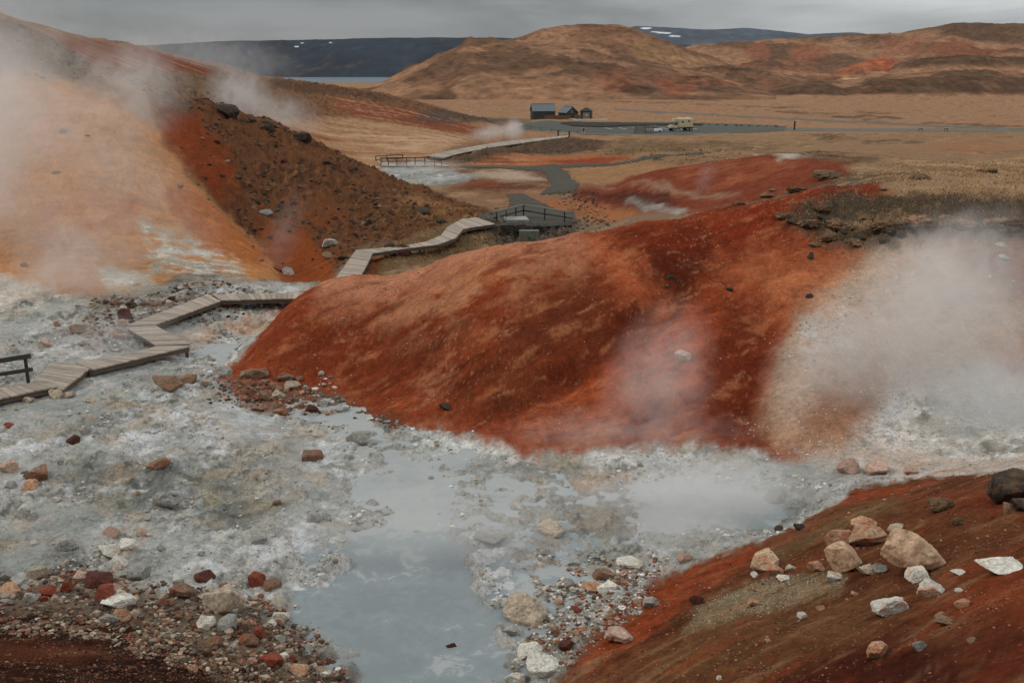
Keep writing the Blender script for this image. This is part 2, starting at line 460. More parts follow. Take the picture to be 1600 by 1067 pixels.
# far field, valley
paint((112, 80, 55), [(300, 60), (420, 124), (560, 140), (640, 155), (780, 190), (700, 215), (560, 190), (430, 180), (230, 170), (150, 110)], 'r', ymin=75)
paint((124, 64, 42), [(520, 150), (600, 165), (700, 185), (760, 200), (740, 212), (640, 200), (560, 182), (520, 170)], 'e', .9, ymin=120)
paint((78, 58, 44), [(420, 124), (500, 134), (580, 146), (640, 160), (600, 160), (520, 148), (430, 138)], 'r', .8, ymin=120)
paint((84, 64, 50), [(560, 186), (680, 194), (700, 204), (600, 204)], 'r', .5, ymin=120, blotch=1, bs=.2)
paint((160, 122, 90), [(430, 186), (520, 182), (620, 192), (700, 208), (745, 216), (705, 232), (610, 252), (560, 262), (520, 250), (455, 215)], 'e', ymin=84)
paint((190, 156, 126), [(600, 215), (690, 210), (740, 216), (700, 228), (620, 238), (580, 228)], 'e', .7, ymin=84, blotch=1, bs=.15)
paint((150, 100, 62), [(450, 190), (520, 200), (560, 230), (520, 245), (470, 215)], 'e', .6, ymin=84, blotch=1, bs=.2)
paint((82, 66, 52), [(690, 250), (740, 239), (811, 227), (890, 216), (960, 222), (980, 232), (900, 240), (800, 241), (735, 258)], 'r')  # rocky bank below the ramp, its shaded side put into the colour
paint((70, 64, 58), [(640, 186), (760, 183), (830, 187), (820, 191), (700, 195)], None, .8)
paint((130, 101, 75), [(960, 214), (1230, 208), (1700, 208), (1700, 262), (1340, 262), (1200, 240), (1000, 250), (930, 242)], 'g', ymin=75)
paint((100, 78, 54), [(900, 225), (1000, 216), (1160, 222), (1060, 238), (960, 244)], 'r', .7, blotch=1, bs=.2)
paint((156, 96, 58), [(735, 258), (800, 241), (900, 242), (990, 244), (960, 257), (850, 262)], 'e')
paint((125, 56, 34), [(850, 250), (930, 246), (985, 246), (950, 256), (880, 258)], 'e', .8)
paint((120, 58, 36), [(760, 245), (805, 246), (800, 258), (765, 257)], 'e', .7)
paint((104, 74, 56), [(690, 262), (850, 262), (860, 285), (760, 295), (690, 290)], 'e')
paint((96, 54, 40), [(690, 283), (790, 279), (850, 291), (790, 300), (700, 293)], 'e')
paint((172, 152, 130), [(750, 268), (815, 265), (852, 282), (800, 284), (740, 276)], 'e', .9)
paint((132, 132, 126), [(600, 260), (700, 266), (745, 274), (690, 291), (640, 284), (600, 276)], 'c')
paint((150, 96, 62), [(800, 302), (960, 313), (1010, 335), (930, 347), (880, 335)], 'e')
paint((150, 112, 78), [(880, 262), (1000, 252), (1050, 258), (930, 290), (905, 285)], 'e')
for px in ([(880, 155.5), (1060, 161), (1180, 166), (1260, 168), (1260, 169.5), (1180, 168), (1060, 163), (880, 157)], [(1180, 171), (1290, 176), (1400, 182), (1420, 188), (1380, 191), (1300, 184), (1200, 174)],
           [(1330, 174), (1400, 176), (1410, 179), (1350, 179)], [(1440, 190), (1600, 197), (1700, 201), (1700, 204), (1560, 200), (1440, 194)], [(1000, 152), (1130, 156), (1130, 158), (1000, 155)]):
    paint((62, 48, 36), px, 'g', .8, soft=.003, blotch=.7, bs=.08)
paint((74, 58, 42), [(1265, 213), (1330, 212), (1340, 222), (1290, 226)], 'g', .9, blotch=.5, bs=.4)
paint((84, 66, 48), [(1340, 220), (1430, 219), (1440, 225), (1350, 227)], 'g', .8, blotch=.5, bs=.4)
paint((92, 74, 54), [(940, 226), (1060, 222), (1240, 226), (1200, 236), (1060, 240), (960, 244)], 'g', .8, blotch=.8, bs=.25)
paint((140, 92, 62), [(1420, 226), (1700, 222), (1700, 236), (1500, 240)], 'g', .6, blotch=.6, bs=.1)
# second red hill
paint((120, 58, 38), [(900, 296), (1000, 270), (1110, 252), (1230, 240), (1345, 244), (1350, 268), (1280, 292), (1160, 318), (1060, 338), (900, 310)], 'e', ymin=55, ymax=92)
paint((146, 82, 54), [(1070, 258), (1200, 248), (1290, 256), (1230, 278), (1120, 296), (1060, 280)], 'e', .8, ymin=55, ymax=92, blotch=1, bs=.35)
paint((78, 42, 32), [(900, 296), (1040, 298), (1060, 320), (1010, 326), (920, 306)], 'e', .9)
paint((160, 130, 105), [(940, 292), (1060, 297), (1150, 304), (1110, 310), (1050, 302), (950, 297)], 'e', .8)
paint((150, 146, 136), [(985, 313), (1030, 321), (1070, 330), (1060, 336), (1015, 326)], 'c', .75)
paint((178, 168, 152), [(1180, 240), (1270, 243), (1220, 250)], 'e', .9)
paint((88, 76, 60), [(1180, 236), (1330, 241), (1420, 258), (1330, 254), (1250, 244)], 'g', .7)
# left hillside
paint((196, 146, 102), [(-400, -90), (0, 55), (120, 140), (225, 168), (300, 255), (370, 320), (432, 376), (445, 408), (400, 436), (330, 424), (240, 444), (120, 474), (-400, 500)], 'e', ymax=100)
paint((192, 152, 114), [(-200, 120), (120, 150), (260, 250), (310, 310), (180, 300), (80, 270), (-200, 260)], 'e', .7, ymax=75, blotch=.6, bs=.25)
paint((178, 104, 58), [(60, 300), (140, 320), (230, 300), (220, 360), (140, 400), (60, 380)], 'e', .7, ymax=75, blotch=.8, bs=.4)
paint((172, 100, 58), [(250, 280), (330, 300), (430, 380), (400, 410), (320, 390), (270, 340)], 'e', .7, ymax=66)
paint((206, 198, 186), [(222, 352), (300, 372), (372, 404), (385, 432), (330, 436), (250, 428), (228, 405)], 'c', .85, blotch=.6, bs=.8)
paint((206, 198, 186), [(150, 420), (240, 424), (235, 446), (170, 452)], 'c', .8)
paint((198, 188, 176), [(-100, 425), (40, 438), (140, 468), (80, 505), (-100, 505)], 'c', .8)
paint((98, 84, 66), [(-40, 50), (60, 50), (140, 100), (150, 125), (60, 120), (-40, 110)], 'r', ymin=66)
paint((112, 62, 42), [(40, 46), (140, 62), (250, 82), (370, 106), (330, 122), (220, 108), (150, 100), (90, 68)], 'e', ymin=70)
paint((112, 92, 72), [(230, 110), (330, 118), (400, 130), (380, 160), (300, 160), (240, 150)], 'r', .7, ymin=74)
# dark ridge
paint((98, 64, 42), [(232, 148), (345, 163), (420, 188), (475, 208), (590, 267), (740, 324), (800, 342), (770, 352), (700, 347), (640, 374), (570, 386), (525, 420), (490, 440), (440, 405), (425, 375), (300, 258)], 'r', ymin=50, ymax=86)
paint((132, 64, 36), [(235, 165), (310, 180), (350, 235), (380, 300), (330, 285), (262, 215)], 'e', .8, ymin=50, ymax=86)
paint((142, 76, 42), [(400, 335), (470, 355), (520, 400), (520, 430), (480, 440), (425, 400)], 'e', .9, ymin=48, ymax=70)
paint((130, 70, 40), [(440, 300), (520, 320), (560, 360), (520, 380), (440, 340)], 'e', .6, ymin=48, ymax=80, blotch=1, bs=.6)
paint((150, 112, 72), [(650, 300), (740, 328), (790, 345), (720, 344), (640, 345), (600, 320)], 'g', .55, ymin=48, ymax=86, blotch=1, bs=.5)
paint((98, 78, 54), [(570, 386), (640, 374), (700, 350), (775, 352), (880, 352), (900, 362), (760, 392), (640, 412), (560, 432)], 'g', ymin=42, ymax=70)
paint((70, 66, 60), [(755, 352), (890, 330), (905, 350), (880, 372), (770, 378)], 'r', .9, ymin=46, ymax=76)
paint((136, 76, 44), [(575, 392), (600, 400), (590, 424), (555, 432)], 'e', .8, ymin=42, ymax=60)
# mud flat
paint((154, 151, 144), [(-400, 490), (120, 472), (300, 438), (485, 440), (490, 470), (440, 500), (345, 585), (480, 606), (560, 648), (620, 664), (700, 668), (820, 700), (950, 696), (1080, 690), (1250, 705), (1750, 690), (1750, 745), (1450, 742), (1310, 792), (1190, 848), (1060, 894), (970, 950), (870, 1085), (500, 1085), (430, 980), (200, 925), (-400, 890)], 'c', ymax=47, soft=.012)
paint((96, 98, 94), [(60, 730), (300, 720), (470, 770), (430, 830), (200, 810), (60, 780)], 'c', .9, blotch=.8, bs=.5)
paint((168, 152, 132), [(180, 640), (400, 636), (520, 675), (470, 720), (330, 712), (200, 690)], 'c', .8, blotch=.5, bs=.5)
paint((216, 212, 204), [(200, 620), (360, 620), (480, 680), (570, 700), (520, 735), (400, 712), (180, 690)], 'c', .9, blotch=1, bs=.7)
paint((190, 190, 186), [(160, 800), (330, 800), (380, 850), (300, 880), (200, 860)], 'c', .7, blotch=.6, bs=.7)
paint((205, 200, 192), [(640, 668), (760, 670), (830, 705), (960, 700), (1090, 690), (1250, 700), (1400, 690), (1700, 700), (1700, 742), (1350, 735), (1240, 722), (1090, 712), (960, 722), (830, 722), (740, 700), (640, 700)], 'c', .85)
paint((152, 138, 110), [(290, 745), (420, 760), (440, 800), (330, 790)], 'c', .7)
paint((104, 106, 102), [(810, 715), (915, 718), (905, 755), (830, 757), (790, 735)], 'c', .8, blotch=.5, bs=1)
paint((92, 92, 88), [(860, 815), (960, 808), (1000, 850), (950, 885), (880, 880), (820, 850)], 'c', .85, blotch=.4, bs=1)
paint((150, 130, 108), [(770, 780), (1000, 770), (1090, 840), (1000, 900), (860, 910), (790, 880)], 'c', .45, blotch=1, bs=1)
paint((168, 132, 104), [(860, 720), (1060, 730), (1040, 780), (900, 770)], 'c', .6, blotch=.8, bs=.6)
paint((120, 124, 122), [(1130, 740), (1290, 740), (1300, 775), (1200, 830), (1140, 810)], 'c', .8, blotch=.3, bs=1)
paint((96, 84, 72), [(150, 468), (250, 455), (345, 462), (330, 480), (240, 500), (185, 520), (150, 500)], 'r', .8, blotch=.5, bs=.6)
paint((96, 98, 90), [(250, 440), (330, 430), (360, 450), (290, 462)], 'r', .6, blotch=.5, bs=.6)
paint((110, 70, 52), [(90, 520), (190, 512), (240, 525), (130, 545)], 'r', .7, blotch=.5, bs=.8)
paint((170, 128, 96), [(250, 525), (330, 510), (440, 478), (440, 492), (350, 530), (290, 545)], 'c', .8)
paint((204, 198, 190), [(345, 515), (400, 490), (450, 478), (450, 500), (400, 535), (350, 575), (335, 560)], 'c', .9, ymax=38)
paint((124, 124, 120), [(150, 590), (300, 560), (340, 590), (240, 610), (160, 620)], 'c', .6, blotch=.5, bs=.8)
paint((118, 62, 40), [(340, 590), (470, 585), (525, 640), (470, 655), (380, 632)], 'r', .9)
# red mound
MOUND = [(335, 592), (348, 572), (400, 527), (440, 482), (472, 456), (700, 392), (900, 355), (1100, 322), (1290, 282), (1400, 272), (1395, 312), (1320, 365), (1350, 400), (1250, 480), (1212, 560), (1195, 640), (1245, 712), (1080, 692), (950, 697), (820, 706), (700, 669), (620, 665), (520, 612), (420, 597)]
paint((146, 76, 47), MOUND, 'e', ymax=50, soft=.006, rag=.8)
mb = dict(ymax=47)
paint((106, 48, 32), [(420, 555), (480, 490), (560, 480), (550, 560), (470, 585)], 'e', .7, soft=.02, **mb)
paint((108, 54, 36), [(540, 520), (640, 475), (730, 490), (720, 560), (640, 600), (560, 590)], 'e', .8, soft=.025, **mb)
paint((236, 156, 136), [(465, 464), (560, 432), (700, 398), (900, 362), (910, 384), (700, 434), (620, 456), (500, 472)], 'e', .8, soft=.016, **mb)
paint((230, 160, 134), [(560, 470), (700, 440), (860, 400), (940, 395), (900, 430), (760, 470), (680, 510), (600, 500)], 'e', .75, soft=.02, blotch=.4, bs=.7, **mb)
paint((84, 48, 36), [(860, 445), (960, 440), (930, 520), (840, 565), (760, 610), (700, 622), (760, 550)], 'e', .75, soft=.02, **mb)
paint((116, 48, 28), [(960, 368), (1100, 332), (1290, 292), (1390, 282), (1380, 302), (1220, 345), (1160, 400), (1050, 450), (970, 395)], 'e', .85, soft=.015, **mb)
paint((138, 58, 32), [(1100, 345), (1350, 290), (1330, 315), (1200, 360), (1130, 385)], 'e', .7, **mb)
paint((82, 42, 28), [(990, 402), (1110, 390), (1075, 470), (1030, 462)], 'e', .8, soft=.012, **mb)
paint((190, 112, 76), [(920, 375), (960, 380), (1030, 445), (1050, 480), (1000, 500), (960, 440)], 'e', .75, soft=.012, **mb)
paint((184, 96, 56), [(1000, 520), (1240, 440), (1220, 500), (1100, 640), (920, 685), (810, 690), (900, 610)], 'e', .75, soft=.02, blotch=.3, bs=.6, **mb)
paint((186, 122, 90), [(930, 620), (1060, 520), (1090, 560), (1000, 640), (920, 660)], 'e', .6, soft=.015, blotch=.8, bs=1, **mb)
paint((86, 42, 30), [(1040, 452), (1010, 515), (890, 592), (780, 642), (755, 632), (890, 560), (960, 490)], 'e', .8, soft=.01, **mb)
paint((106, 48, 32), [(1110, 520), (1160, 450), (1225, 470), (1190, 620), (1240, 705), (1130, 690), (1080, 620)], 'e', .8, soft=.015, **mb)
paint((190, 156, 136), [(645, 595), (700, 555), (715, 590), (670, 625)], 'e', .5, blotch=1, bs=3, **mb)
paint((200, 140, 110), [(820, 650), (900, 640), (1080, 660), (1080, 690), (820, 700)], 'e', .5, soft=.015, blotch=.6, bs=1, **mb)
paint((70, 52, 44), [(505, 608), (560, 636), (635, 656), (610, 666), (540, 650)], 'r', .85, **mb)
paint((90, 60, 45), [(690, 610), (830, 600), (810, 625), (700, 640)], 'e', .6, blotch=1, bs=2, **mb)
# steaming slope
SLOPE = [(1200, 610), (1255, 480), (1340, 402), (1420, 372), (1750, 370), (1750, 725), (1330, 720), (1240, 712), (1190, 650)]
paint((184, 154, 130), SLOPE, 'e', ymax=39, soft=.02)
paint((168, 108, 80), [(1120, 400), (1340, 395), (1250, 480), (1150, 430)], 'e', .8, soft=.015, ymax=42)
paint((192, 130, 92), [(1160, 420), (1260, 410), (1330, 420), (1260, 500), (1200, 470)], 'e', .7, soft=.015, blotch=.8, bs=.8, ymax=42)
paint((112, 62, 46), [(1480, 372), (1650, 378), (1650, 500), (1540, 450)], 'e', .85, soft=.015, ymax=39)
paint((150, 102, 74), [(1280, 600), (1370, 570), (1400, 640), (1370, 705), (1230, 695)], 'e', .8, soft=.015)
paint((160, 112, 84), [(1530, 530), (1700, 520), (1700, 600), (1560, 590)], 'e', .8)
paint((208, 202, 194), [(1250, 500), (1320, 480), (1340, 540), (1260, 600)], 'e', .6, blotch=.8, bs=1)
paint((206, 200, 192), [(1400, 590), (1560, 600), (1700, 620), (1700, 720), (1440, 710), (1330, 700)], 'c', .8, soft=.02)
# mossy bank, grass plateau
paint((136, 108, 80), [(1320, 258), (1700, 235), (1700, 318), (1440, 310), (1380, 292)], 'g', ymin=40)
paint((74, 62, 48), [(1225, 345), (1265, 312), (1330, 303), (1440, 308), (1700, 316), (1700, 374), (1470, 374), (1390, 386), (1310, 392), (1270, 372)], 'g', ymin=34, ymax=46)
paint((60, 48, 40), [(1240, 300), (1340, 268), (1440, 268), (1400, 282), (1290, 302)], 'g', .7, ymin=40, ymax=70, blotch=.6, bs=1)
paint((116, 58, 36), [(1430, 268), (1700, 250), (1700, 262), (1500, 276)], 'g', .35, blotch=1, bs=.3)
# right foreground
SPUR = [(840, 1100), (880, 1050), (965, 948), (1058, 893), (1185, 845), (1305, 790), (1335, 762), (1450, 742), (1580, 736), (1800, 730), (2000, 900), (2000, 1200), (840, 1200)]
paint((102, 64, 43), SPUR, 'e', ymax=21.8, soft=.006)
paint((142, 68, 40), [(900, 1040), (965, 950), (1058, 895), (1185, 848), (1300, 795), (1340, 762), (1480, 748), (1400, 775), (1320, 800), (1190, 865), (1100, 920), (1000, 1010), (930, 1050)], 'e', .9, ymax=21.8)
paint((108, 92, 68), [(1190, 850), (1330, 785), (1480, 755), (1500, 775), (1380, 800), (1260, 860), (1200, 880)], 'e', .7, ymax=21.8)
paint((144, 132, 108), [(1090, 945), (1190, 905), (1320, 898), (1310, 925), (1180, 955), (1070, 990)], 'e', .9)
paint((112, 84, 58), [(1000, 1060), (1080, 985), (1250, 940), (1400, 930), (1340, 1000), (1200, 1020), (1080, 1067)], 'e', .6, soft=.02)
paint((72, 30, 24), [(1180, 1080), (1330, 1010), (1430, 995), (1520, 1050), (1500, 1090)], 'e', .85, soft=.015)
paint((134, 66, 40), [(1520, 900), (1640, 860), (1700, 1000), (1560, 970), (1440, 960)], 'e', .75, soft=.02)
paint((120, 58, 38), [(1380, 770), (1580, 760), (1640, 790), (1560, 800), (1420, 790)], 'e', .7, soft=.012)
paint((110, 50, 34), [(1500, 990), (1700, 980), (1700, 1090), (1520, 1080)], 'e', .7, soft=.02)
# left foreground
paint((112, 98, 84), [(-300, 895), (60, 895), (200, 925), (330, 935), (440, 965), (520, 1010), (590, 1085), (-300, 1085)], 'r', .9)
paint((50, 28, 20), [(-400, 930), (60, 955), (200, 975), (300, 1010), (470, 1085), (-400, 1120)], 'r', ymax=16)
paint((92, 48, 30), [(-50, 1000), (100, 1005), (170, 1020), (100, 1038), (-50, 1042)], 'e', .8)
paint((40, 24, 18), [(150, 1030), (330, 1020), (380, 1085), (150, 1085)], 'e', .6)

# pool bed
POOL = [(462, 960), (478, 905), (520, 870), (548, 850), (560, 800), (590, 770), (572, 720), (578, 690), (552, 655), (505, 628), (478, 596), (520, 596), (520, 622), (575, 650), (640, 672), (655, 690), (720, 712), (738, 745), (760, 800), (742, 850), (760, 900), (790, 955), (812, 1000), (800, 1090), (545, 1090), (540, 1045), (500, 1010)]
pool = poly_mask(POOL, .012); poolw = poly_mask(POOL, .035, rag=1.6)
pool2 = np.maximum.reduce([poly_mask(p, .012) for p in ([(840, 870), (940, 862), (960, 895), (900, 925), (850, 910)], [(960, 740), (1120, 745), (1290, 752), (1250, 815), (1120, 830), (1010, 820)], [(560, 760), (700, 750), (760, 800), (650, 830), (560, 800)], [(345, 520), (370, 530), (350, 590), (325, 590)])])
pool3 = poly_mask([(725, 715), (900, 720), (985, 760), (1010, 820), (985, 880), (920, 930), (800, 965), (745, 860), (755, 800)], .02)
gly = line_dist([(1045, 450), (1000, 520), (890, 590), (780, 640), (720, 650)], ymax=45)
gly2 = line_dist([(1150, 440), (1200, 520), (1180, 620), (1240, 705)], ymax=45)
gly3 = line_dist([(232, 168), (300, 262), (370, 325), (432, 380), (470, 430)], ymax=80)
gly4 = line_dist([(560, 470), (600, 540), (590, 610)], ymax=45)

# ------------------------------------------------------------------ relief
flat = np.maximum.reduce([poly_mask(p, .01, rag=.3) for p in ([(805, 200), (835, 188), (1000, 188), (1300, 192), (1650, 198), (1650, 208), (1400, 208), (1230, 210), (1000, 213), (860, 210)],)])
mound_m = poly_mask(MOUND, .02, ymax=50)
KE = np.clip(1 - KC - KR - KG, 0, 1)
lod = np.clip(YY / 30.0, .5, 4)
ZD = ZS.copy()
r1 = fbm(XX * .55, YY * .55, 3); r2 = fbm(XX * 2.0 + 4, YY * 2.0, 4, .55); r3 = ridged(XX * 1.3, YY * 1.3, 5, .55)
r4 = fbm(XX * .12 + 7, YY * .12, 3); r5 = fbm(XX * 6 + 4, YY * 6.0, 3, .6)
crustd = .09 * r1 + .11 * r2 * (.4 + sstep(-.2, .4, r1)) + .05 * (r3 - .3) + .05 * r5
_k = fbm(XX * .75 + 12, YY * .75, 5, .6) * 7; _k2 = fbm(XX * 2.3 - 12, YY * 2.3, 4, .6) * 5
terr = (np.floor(_k) + sstep(.7, 1, _k - np.floor(_k))) / 7 + .4 * (np.floor(_k2) + sstep(.7, 1, _k2 - np.floor(_k2))) / 5
rough_c = sstep(-.22, .12, fbm(XX * .33 + 3, YY * .33, 4, .6) + .25 * r2)
ZD += KC * ((.09 * r1 + .10 * r3 - .03 + .05 * r5 + .11 * r2) * .75 * (.18 + .82 * rough_c) + .26 * terr * (.25 + .75 * rough_c))
ZD += KR * (.16 * lod * r1 + .18 * r2 * np.minimum(lod, 2) + .14 * (r3 - .2) * np.minimum(lod, 2) + .06 * r5)
ZD += KG * (.12 * r2 + .35 * r4 * np.clip(YY / 60, .3, 3) + .05 * r5) * (1 - flat) * np.clip(1.4 - YY / 500, .25, 1)
ZD += KE * (.05 * r1 + .022 * r2 + .012 * r5 + .18 * fbm(XX * .35, YY * .35, 2) * mound_m)
# runnels down the bare slopes
rq1 = XX * .82 + YY * .57; rq2 = YY * .82 - XX * .57
ZD -= KE * .055 * np.clip(ridged(rq2 * 1.0 + .5 * r1, rq1 * .22, 5, .6) - .25, 0, 1) * np.minimum(lod, 2)
ZD -= KE * .05 * np.clip(ridged(XX * .8 + .2 * r1, YY * .22, 3) - .35, 0, 1) * np.minimum(lod, 2)
ZD -= .30 * np.exp(-(gly / .8) ** 2) + .22 * np.exp(-(gly2 / .7) ** 2) + .9 * np.exp(-(gly3 / 1.6) ** 2) + .10 * np.exp(-(gly4 / .9) ** 2)
# turf steps of the mossy bank
bank = poly_mask([(1225, 345), (1265, 312), (1330, 300), (1440, 304), (1750, 312), (1750, 372), (1470, 372), (1390, 384), (1310, 390), (1270, 372)], .01, ymin=34, ymax=48)
ZD += bank * (.22 * ridged(XX * .9, YY * .9, 4) + .18 * r2)
upper = sstep(17.5, 20.5, YY + 1.2 * r1)
lump = r2 * .8 + .7 * r1 + .35 * r5
poolc = sstep(.62, .98, poolw); upper = np.maximum(upper, (1 - poolc) * .9)
ring = np.clip(4.2 * poolw * (1 - poolw), 0, 1) * (1 - mound_m)
ZD = ZD * (1 - ring) + ring * (.012 + .20 * lump + .10 * (terr - .1))
ZD = ZD * (1 - pool * .8 * (1 - ring)) - pool * (1 - ring * .9) * (.16 - upper * .085) + pool * lump * (.03 + .15 * upper)
pl = np.clip(pool + pool2 + pool3, 0, 1)
ZD = ZD - .17 * pool2 * (1 - pool)
m3 = pool3 * (1 - pool) * (1 - pool2 * .5); ZD = ZD * (1 - .85 * m3) + m3 * (.005 + .22 * lump)
ramp_m = poly_mask([(690, 250), (734, 239.5), (811, 226.8), (889, 216.8), (889, 211), (789, 220.5), (723, 231.5), (662, 244)], .004, ymin=95, rag=0)
ZD = ZD * (1 - ramp_m) + (ZS - .45) * ramp_m
path_m = np.maximum.reduce([poly_mask(p, .008, rag=.3) for p in ([(840, 263), (866, 259), (888, 272), (908, 289), (898, 300), (842, 302), (860, 289), (852, 274)], [(715, 259), (865, 256), (868, 263), (715, 264)], [(790, 302), (818, 300), (852, 319), (899, 336), (905, 350), (880, 353), (790, 352), (752, 345), (745, 340), (800, 324)])])
ZD = ZD * (1 - path_m) + ZS * path_m
_far = np.clip((YY - 1400) / 1800, 0, 1)
ZD = ZD * (1 - _far) + (-36.0 - 12 * sstep(3200, 3600, YY) * (AA < .12)) * _far
def z_true(a, t):
    a = np.asarray(a, float); t = np.asarray(t, float)
    ia = np.clip(np.searchsorted(A1, a) - 1, 0, len(A1) - 2); it = np.clip(np.searchsorted(T1, t) - 1, 0, len(T1) - 2)
    fa = np.clip((a - A1[ia]) / (A1[ia + 1] - A1[ia]), 0, 1); ft = np.clip((t - T1[it]) / (T1[it + 1] - T1[it]), 0, 1)
    return (ZD[it, ia] * (1 - fa) + ZD[it, ia + 1] * fa) * (1 - ft) + (ZD[it + 1, ia] * (1 - fa) + ZD[it + 1, ia + 1] * fa) * ft
def ground_z(x, y):
    return z_true(np.asarray(x) / np.asarray(y), np.log(y))
def on_ground(u, v, ymin=0, ymax=1e9):
    a, t = hit(u, v, z_true, ymin, ymax)
    Y = math.exp(t)
    return Vector((a * Y, Y, float(z_true(a, t))))

# ------------------------------------------------------------------ colour variation of the ground itself
v1 = fbm(XX * .35 + 50, YY * .35, 4, .6); v2 = fbm(XX * 1.6 + 20, YY * 1.6, 5, .62); v3 = fbm(XX * 5 + 2, YY * 5, 4, .65); v0 = fbm(XX * .05, YY * .05, 4, .6)
def mixm(col, m):
    global C
    m = np.clip(m, 0, 1)[..., None]; C = C * (1 - m) + alb(col) * m
mixm((104, 105, 100), KC * sstep(.02, .35, v2 * .6 + .9 * v1) * .75)
mixm((140, 128, 110), KC * sstep(.02, .4, fbm(XX * .45 + 130, YY * .45, 5, .6)) * .7)
mixm((74, 74, 69), KC * rough_c * sstep(.20, .42, v3 * .6 + .5 * v2 + .5 * terr) * .85)
mixm((130, 132, 128), KC * (1 - rough_c) * .5)
mixm((112, 118, 108), KC * sstep(.1, .4, fbm(XX * .6 + 210, YY * .6, 5, .6)) * .5)
mixm((66, 64, 58), KC * rough_c * sstep(.25, .5, r3 - .9 * r2 - .3) * .6)
mixm((224, 217, 204), KC * sstep(.08, .40, -v2 * .6 - .7 * v1) * .7)
mixm((160, 138, 114), KC * sstep(.15, .45, fbm(XX * .8 - 30, YY * .8, 4, .6)) * .5)
mixm((54, 40, 30), KR * sstep(-.02, .28, v2 * .7 + .4 * v3 + .4 * v1) * .8)
mixm((122, 76, 48), KR * (YY > 48) * sstep(.1, .45, -v1 + .3 * v2) * .35)
mixm((150, 104, 70), KR * sstep(.15, .5, -v2 + .3 * v1) * .45)
mixm((88, 66, 46), KG * sstep(.05, .45, v2 * .6 + v1 * .7 + v0 * .5) * .6)
mixm((168, 134, 98), KG * sstep(.05, .45, -v1 * .7 - .3 * v2 + .3 * v0) * .6)
mixm((150, 96, 62), KG * sstep(.15, .5, fbm(XX * .02 + 9, YY * .06, 4, .6)) * .35)
C *= (1 + (.30 * v2 + .16 * v3 + .18 * v1) * (KE * .8 + .5))[..., None]
sp_m = (YY < 21.8) * (AA > .05) * KE
s1, s2 = XX * .9 + YY * .43, YY * .9 - XX * .43
mixm((146, 120, 90), sp_m * sstep(.08, .38, fbm(s1 * .45, s2 * 2.6, 5, .65)) * .5)
mixm((60, 34, 25), sp_m * sstep(.05, .4, fbm(s1 * .4 + 30, s2 * 2.2, 5, .65)) * .55)
mixm((150, 74, 44), sp_m * sstep(.15, .45, fbm(s1 * .3 - 30, s2 * 1.6, 5, .6)) * .4)
q1 = (XX * .8 + YY * .6); q2 = (YY * .8 - XX * .6)
mixm((128, 74, 44), KE * sstep(84, 92, YY) * sstep(.05, -.01, AA) * sstep(.02, .30, fbm(q1 * .05, q2 * .35, 5, .6)) * .75)
mixm((206, 170, 132), KE * sstep(84, 92, YY) * sstep(.05, -.01, AA) * sstep(.05, .35, fbm(q1 * .06 + 40, q2 * .5, 5, .6)) * .5)
rill = ridged(rq2 * 1.0 + .5 * r1, rq1 * .22, 5, .6)
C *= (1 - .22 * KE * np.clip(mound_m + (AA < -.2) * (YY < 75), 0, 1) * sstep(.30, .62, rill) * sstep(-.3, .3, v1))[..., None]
pale = KE * sstep(.05, .45, fbm(rq1 * .5 + 70, rq2 * 1.3, 6, .68)) * .38
mixm((206, 144, 110), pale * (.4 + .9 * mound_m))
mixm((84, 38, 24), KE * mound_m * sstep(.06, .40, fbm(rq1 * .35 - 20, rq2 * 1.1, 6, .66)) * .6)
mixm((230, 164, 138), KE * mound_m * sstep(.22, .5, fbm(rq1 * .6 + 140, rq2 * 2.4, 6, .7)) * .5)
mixm((205, 160, 134), KE * mound_m * sstep(.18, .4, fbm(XX * 7, YY * 7, 4, .75)) * sstep(-.1, .3, v1) * .45)
_g = (C @ np.array([.3, .55, .15]))[..., None]; _ke = np.clip(KE + .6 * KR + .4 * KG, 0, 1)[..., None]
_sat = -.02 - .06 * mound_m - .08 * KG
C = (_g + (C - _g) * (1 + _sat[..., None] * _ke)) * (1 - .27 * _ke)
C = C * (1 - mound_m[..., None] * KE[..., None] * np.array([.04, .31, .50]))
C = C * (1 - ((YY < 21.8) * KE * (AA > .1))[..., None] * np.array([.02, .15, .26]))
_lf = (sstep(-.12, -.18, AA) * sstep(38, 44, YY) * (1 - sstep(84, 92, YY)) * KE)[..., None]
C = C * (1 - _lf * np.array([.05, .19, .36]))
C = np.clip(C, .006, .8)

WET = np.clip(KC * (1 - rough_c) + KC * sstep(.22, .02, ZD) * (YY < 36), 0, 1)
def grid_faces(nr, nc, mask=None):
    i, j = np.meshgrid(np.arange(nr - 1), np.arange(nc - 1), indexing='ij')
    if mask is not None: i, j = i[mask], j[mask]
    b = (i * nc + j).ravel()
    return np.c_[b, b + 1, b + nc + 1, b + nc]
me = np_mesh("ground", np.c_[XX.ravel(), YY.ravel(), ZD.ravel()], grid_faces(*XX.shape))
add_col(me, "Col", C.reshape(-1, 3)); add_col(me, "Kind", np.c_[KC.ravel(), KR.ravel(), WET.ravel()])

